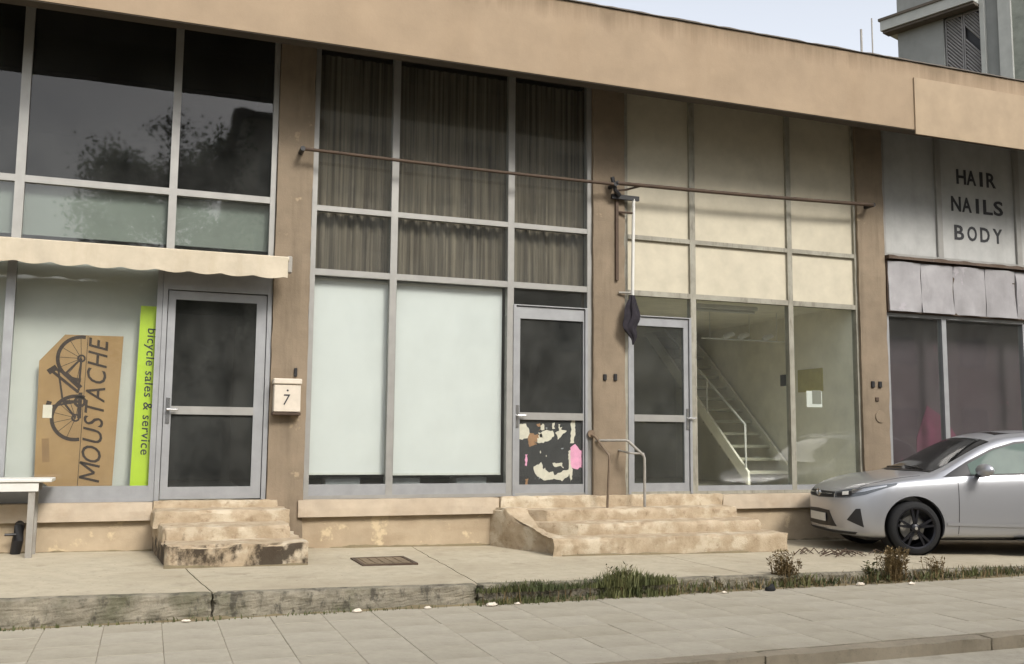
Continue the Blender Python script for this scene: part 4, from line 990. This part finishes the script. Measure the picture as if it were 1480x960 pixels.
def weed(x, y, h_, n, mat, lab, seed, leafy):
    rnd = random.Random(seed)
    t_ = thing('weed_plant', (x, y, 0), lab, 'weed'); st, lv = MB(), MB()
    for i in range(n):
        a = rnd.uniform(0, 2 * math.pi); s_ = rnd.uniform(.15, .75); hh = h_ * rnd.uniform(.5, 1); bx, by = x + rnd.gauss(0, .06), y + rnd.gauss(0, .03)
        p = [Vector((bx, by, -.02)), Vector((bx + math.cos(a) * hh * s_ * .25, by + math.sin(a) * hh * s_ * .25, hh * .5)), Vector((bx + math.cos(a) * hh * s_ * .7, by + math.sin(a) * hh * s_ * .5, hh))]
        st.tube(p, [.004, .003, .0015], 5)
        for k in range(leafy):
            q = p[0].lerp(p[1], rnd.random()) if rnd.random() < .45 else p[1].lerp(p[2], rnd.random())
            d = Vector((rnd.uniform(-1, 1), rnd.uniform(-1, 1), rnd.uniform(-.2, .8))).normalized() * rnd.uniform(.02, .055); e = d.cross(Vector((rnd.random(), rnd.random(), 1))).normalized() * .008
            lv.add([q, q + d * .5 + e, q + d, q + d * .5 - e], [(0, 1, 2, 3)])
    st.build('stem', 'dry', t_); lv.build('leaf_cluster', mat, t_, kind='stuff')
weed(6.02, -3.17, .36, 60, 'dry', 'dry twiggy weed at the corner of the wide steps', 3, 20)
weed(7.30, -3.22, .36, 80, 'dry', 'bushy brown weed growing at the kerb before the car wheel', 5, 26)
weed(7.05, -3.2, .22, 26, 'grass', 'low green weed left of the brown bush at the kerb', 8, 14)
weed(7.85, -3.2, .24, 26, 'dry', 'low dry weed right of the brown bush at the kerb', 9, 10)
weed(4.2, -3.2, .30, 22, 'grass', 'tall green tuft rising from the kerb grass', 11, 10)
litter = [(1.70, -3.29, .07, 'crumpled white litter by the kerb below the manhole'), (2.30, -3.30, .05, 'white litter scrap at the kerb left of the grass'), (2.86, -3.33, .08, 'flat white litter at the left end of the grass'),
          (3.1, -3.33, .05, 'small litter scrap just under the green grass'), (6.82, -3.3, .08, 'crumpled white paper left of the brown weed'), (7.36, -3.42, .06, 'pale litter scrap in front of the brown weed'),
          (5.2, -3.33, .05, 'pale scrap at the kerb right of the grass patch'), (.35, -3.30, .05, 'leftmost white scrap by the mossy kerb')]
for i, (x, y, r, lab) in enumerate(litter):
    m = MB(); bmm = bmesh.new(); bmesh.ops.create_icosphere(bmm, subdivisions=2, radius=1)
    r *= .62
    m.add([(x + v.co.x * r * (1 + .5 * noise.noise(v.co * 2 + Vector((i, 0, 0)))), y + v.co.y * r * .6, .004 + max(0, v.co.z + .5) * r * .35 * (1 + noise.noise(v.co * 3 + Vector((0, i, 0))))) for v in bmm.verts], [[v.index for v in f.verts] for f in bmm.faces]); bmm.free()
    o = m.build('litter', 'paper', None); tag(recentre(o), lab, 'litter', 'litter along the kerb')
m = MB()
bmm = bmesh.new(); bmesh.ops.create_icosphere(bmm, subdivisions=2, radius=1)
m.add([(5.72 + v.co.x * .06, -3.33 + v.co.y * .035, .01 + max(-.2, v.co.z) * .05 * (1 + noise.noise(v.co * 2))) for v in bmm.verts], [[v.index for v in f.verts] for f in bmm.faces]); bmm.free()
o = m.build('stone', 'rubber', None, smooth=True); tag(recentre(o), 'dark stone lying at the kerb by the dry weed', 'stone')
m = MB()
for i in range(26):
    a = random.uniform(-.5, .5) + (math.pi if random.random() < .5 else 0); x, y = 7.72 + random.gauss(0, .16), -1.75 + random.gauss(0, .12); l_ = random.uniform(.1, .3)
    m.tube([(x, y, .11), (x + l_ * .5 * math.cos(a), y + l_ * .5 * math.sin(a), .13 + random.uniform(0, .05)), (x + l_ * math.cos(a), y + l_ * math.sin(a), .11)], .006, 5)
o = m.build('twig_heap', 'rust', None); tag(recentre(o), 'heap of dark twigs on the pavement under the car nose', 'twigs')

# ------------------------------------------------------------------ grey block behind the roof, at right
Q0 = Vector((21.6, 12.0, 0)); Qd = Vector((.337, -.941, 0)).normalized(); Qn = Vector((.941, .337, 0)).normalized()   # Qd along the face, Qn into the block
T2 = thing('apartment_block', Q0, 'grey apartment block with slatted shutters rising behind the roof', 'building')
def qbox(name, mat, par, s0, s1, n0, n1, z0, z1, label=None):
    m = MB(); m.add([Q0 + Qd * s + Qn * n_ + Vector((0, 0, z)) for z in (z0, z1) for n_ in (n0, n1) for s in (s0, s1)],
                    [(0, 2, 3, 1), (4, 5, 7, 6), (0, 1, 5, 4), (2, 6, 7, 3), (0, 4, 6, 2), (1, 3, 7, 5)]); return m.build(name, mat, par, label=label)
qbox('wall', 'block_wall', T2, 0, 1.46, 0, 9, -.1, 20)
qbox('wall', 'block_wall', T2, 1.46, 2.6, .16, 9, -.1, 20)
qbox('wall', 'block_wall', T2, 2.6, 3.45, .06, 9, -.1, 20); qbox('wall', 'block_rough', T2, 3.45, 5.6, .02, 9, -.1, 20, 'rough weathered wall strip')
qbox('pillar', 'block_light', T2, 2.57, 2.70, -.06, .4, -.1, 20); qbox('pillar', 'block_light', T2, 3.1, 3.45, -.08, .4, -.1, 20)
qbox('cornice', 'block_light', T2, -.35, 2.56, -.42, 6, 14.30, 14.62); qbox('cornice_edge', 'coping', T2, -.40, 2.55, -.46, 6, 14.62, 14.70)
qbox('soffit_strip', 'coping', T2, -.3, 2.55, -.36, .0, 14.22, 14.30)
def shutter(s0, s1, z0, z1, part=False):
    fr = MB()
    for a in ((s0, s0 + .04, z0, z1), (s1 - .04, s1, z0, z1), (s0 + .04, s1 - .04, z1 - .05, z1), (s0 + .04, s1 - .04, z0, z0 + .05)):
        fr.add([Q0 + Qd * s + Qn * n_ + Vector((0, 0, z)) for z in a[2:] for n_ in (.05, .1) for s in a[:2]], [(0, 2, 3, 1), (4, 5, 7, 6), (0, 1, 5, 4), (2, 6, 7, 3), (0, 4, 6, 2), (1, 3, 7, 5)])
    f_ = fr.build('shutter', 'shutter', T2)
    z = z0 - .5
    while z < z1 - .1:
        za, zb = z + .55, z
        # slanting slat from upper left to lower right, kept inside the frame
        s_a, s_b = s0 + .04, s1 - .04
        lo = max(z0 + .05, zb); hi = min(z1 - .05, za)
        if hi - lo > .06 and not (part and lo > 12.9 and hi < 13.75):
            ta = (za - hi) / (za - zb); tb = (za - lo) / (za - zb)
            p0 = Q0 + Qd * (s_a + (s_b - s_a) * ta) + Qn * .075 + Vector((0, 0, hi)); p1 = Q0 + Qd * (s_a + (s_b - s_a) * tb) + Qn * .075 + Vector((0, 0, lo))
            MB().tube([p0, p1], .03, 4).build('slat', 'shutter', f_)
        z += .115
qbox('dark_opening', 'black', T2, 1.47, 2.56, .155, .165, 11.5, 14.25)
shutter(1.49, 2.02, 11.5, 14.2); shutter(2.04, 2.55, 11.5, 14.2, True)
for x, y, z0, z1, lab in ((13.0, 3.5, 6.47, 9.65, 'shorter left one of the two thin roof rods'), (13.3, 3.5, 6.47, 9.95, 'taller right one of the two thin roof rods')):
    pass
for dx, top, r, lab in ((0., 9.55, .022, 'shorter left one of two thin rods on the roof'), (.27, 9.82, .014, 'taller right one of two thin rods on the roof')):
    o = MB().tube([(12.88 + dx, 3.5, 6.47), (12.88 + dx, 3.5, top)], r, 6).build('roof_rod', 'grey_steel', None); tag(recentre(o), lab, 'rod', 'thin rods on the roof')

# ------------------------------------------------------------------ across the road (seen mirrored in the glass)
def far_block(name, x0, x1, y0, y1, h_, mat, lab, nx, nz):
    t_ = thing(name, ((x0 + x1) / 2, y1, 0), lab, 'building')
    box('wall', mat, t_, x0, x1, y0, y1, -.15, h_); box('roof', 'coping', t_, x0 - .3, x1 + .3, y0 - .3, y1 + .3, h_, h_ + .25)
    for i in range(nx):
        for j in range(nz):
            x = x0 + (x1 - x0) * (i + .5) / nx; z = 1.2 + (h_ - 1.2) * (j + .1) / nz
            f_ = box('window', 'block_light', t_, x - .8, x + .8, y1, y1 + .06, z, z + 1.5); box('pane', 'shutter', f_, x - .7, x + .7, y1 + .06, y1 + .075, z + .1, z + 1.4)
far_block('apartment_block', 2.8, 5.6, -37, -25, 13.2, 'beige_wall', 'narrow beige block across the road mirrored at the edge of the left glass', 1, 4)
far_block('apartment_block', 5.62, 70, -38, -25.4, 18.5, 'beige_wall', 'tall wide beige block across the road mirrored in the middle and right glass', 15, 5)
far_block('low_building', -32, 2.6, -36, -26.2, 6.6, 'block_light', 'low pale building across the road mirrored in the left glass', 8, 2)
def tree(x, y, h_, r, lab, seed):
    rnd = random.Random(seed); t_ = thing('street_tree', (x, y, 0), lab, 'tree'); tk = MB(); lf = MB()
    tk.tube([(x, y, -.1), (x + .05, y, h_ * .25), (x - .05, y + .1, h_ * .5), (x, y, h_ * .85)], [.2, .16, .11, .03], 10)
    tips = []
    for k in range(64):
        t0 = rnd.uniform(.3, .9); a = rnd.uniform(0, 6.28); l_ = r * rnd.uniform(.5, 1.05) * (1.1 - abs(t0 - .55))
        p0 = Vector((x, y, h_ * t0 * .9)); p1 = p0 + Vector((math.cos(a) * l_, math.sin(a) * l_, l_ * rnd.uniform(.15, .7)))
        tk.tube([p0, p0.lerp(p1, .5) + Vector((0, 0, .1)), p1], [.05, .03, .01], 6); tips += [p1, p0.lerp(p1, .7)]
    for p in tips + [Vector((x, y, h_ * .93))]:
        for k in range(230):
            q = p + Vector((rnd.gauss(0, .34), rnd.gauss(0, .34), rnd.gauss(0, .26))); d = Vector((rnd.uniform(-1, 1), rnd.uniform(-1, 1), rnd.uniform(-1, .5))).normalized() * .14; e = d.cross(Vector((rnd.random(), rnd.random(), 1))).normalized() * .06
            lf.add([q, q + d * .5 + e, q + d, q + d * .5 - e], [(0, 1, 2, 3)])
    tk.build('trunk', 'bark', t_, smooth=True); lf.build('crown', 'leaf', t_)
tree(.3, -20, 11.8, 2.5, 'leafy street tree across the road mirrored in the left upper glass', 4)
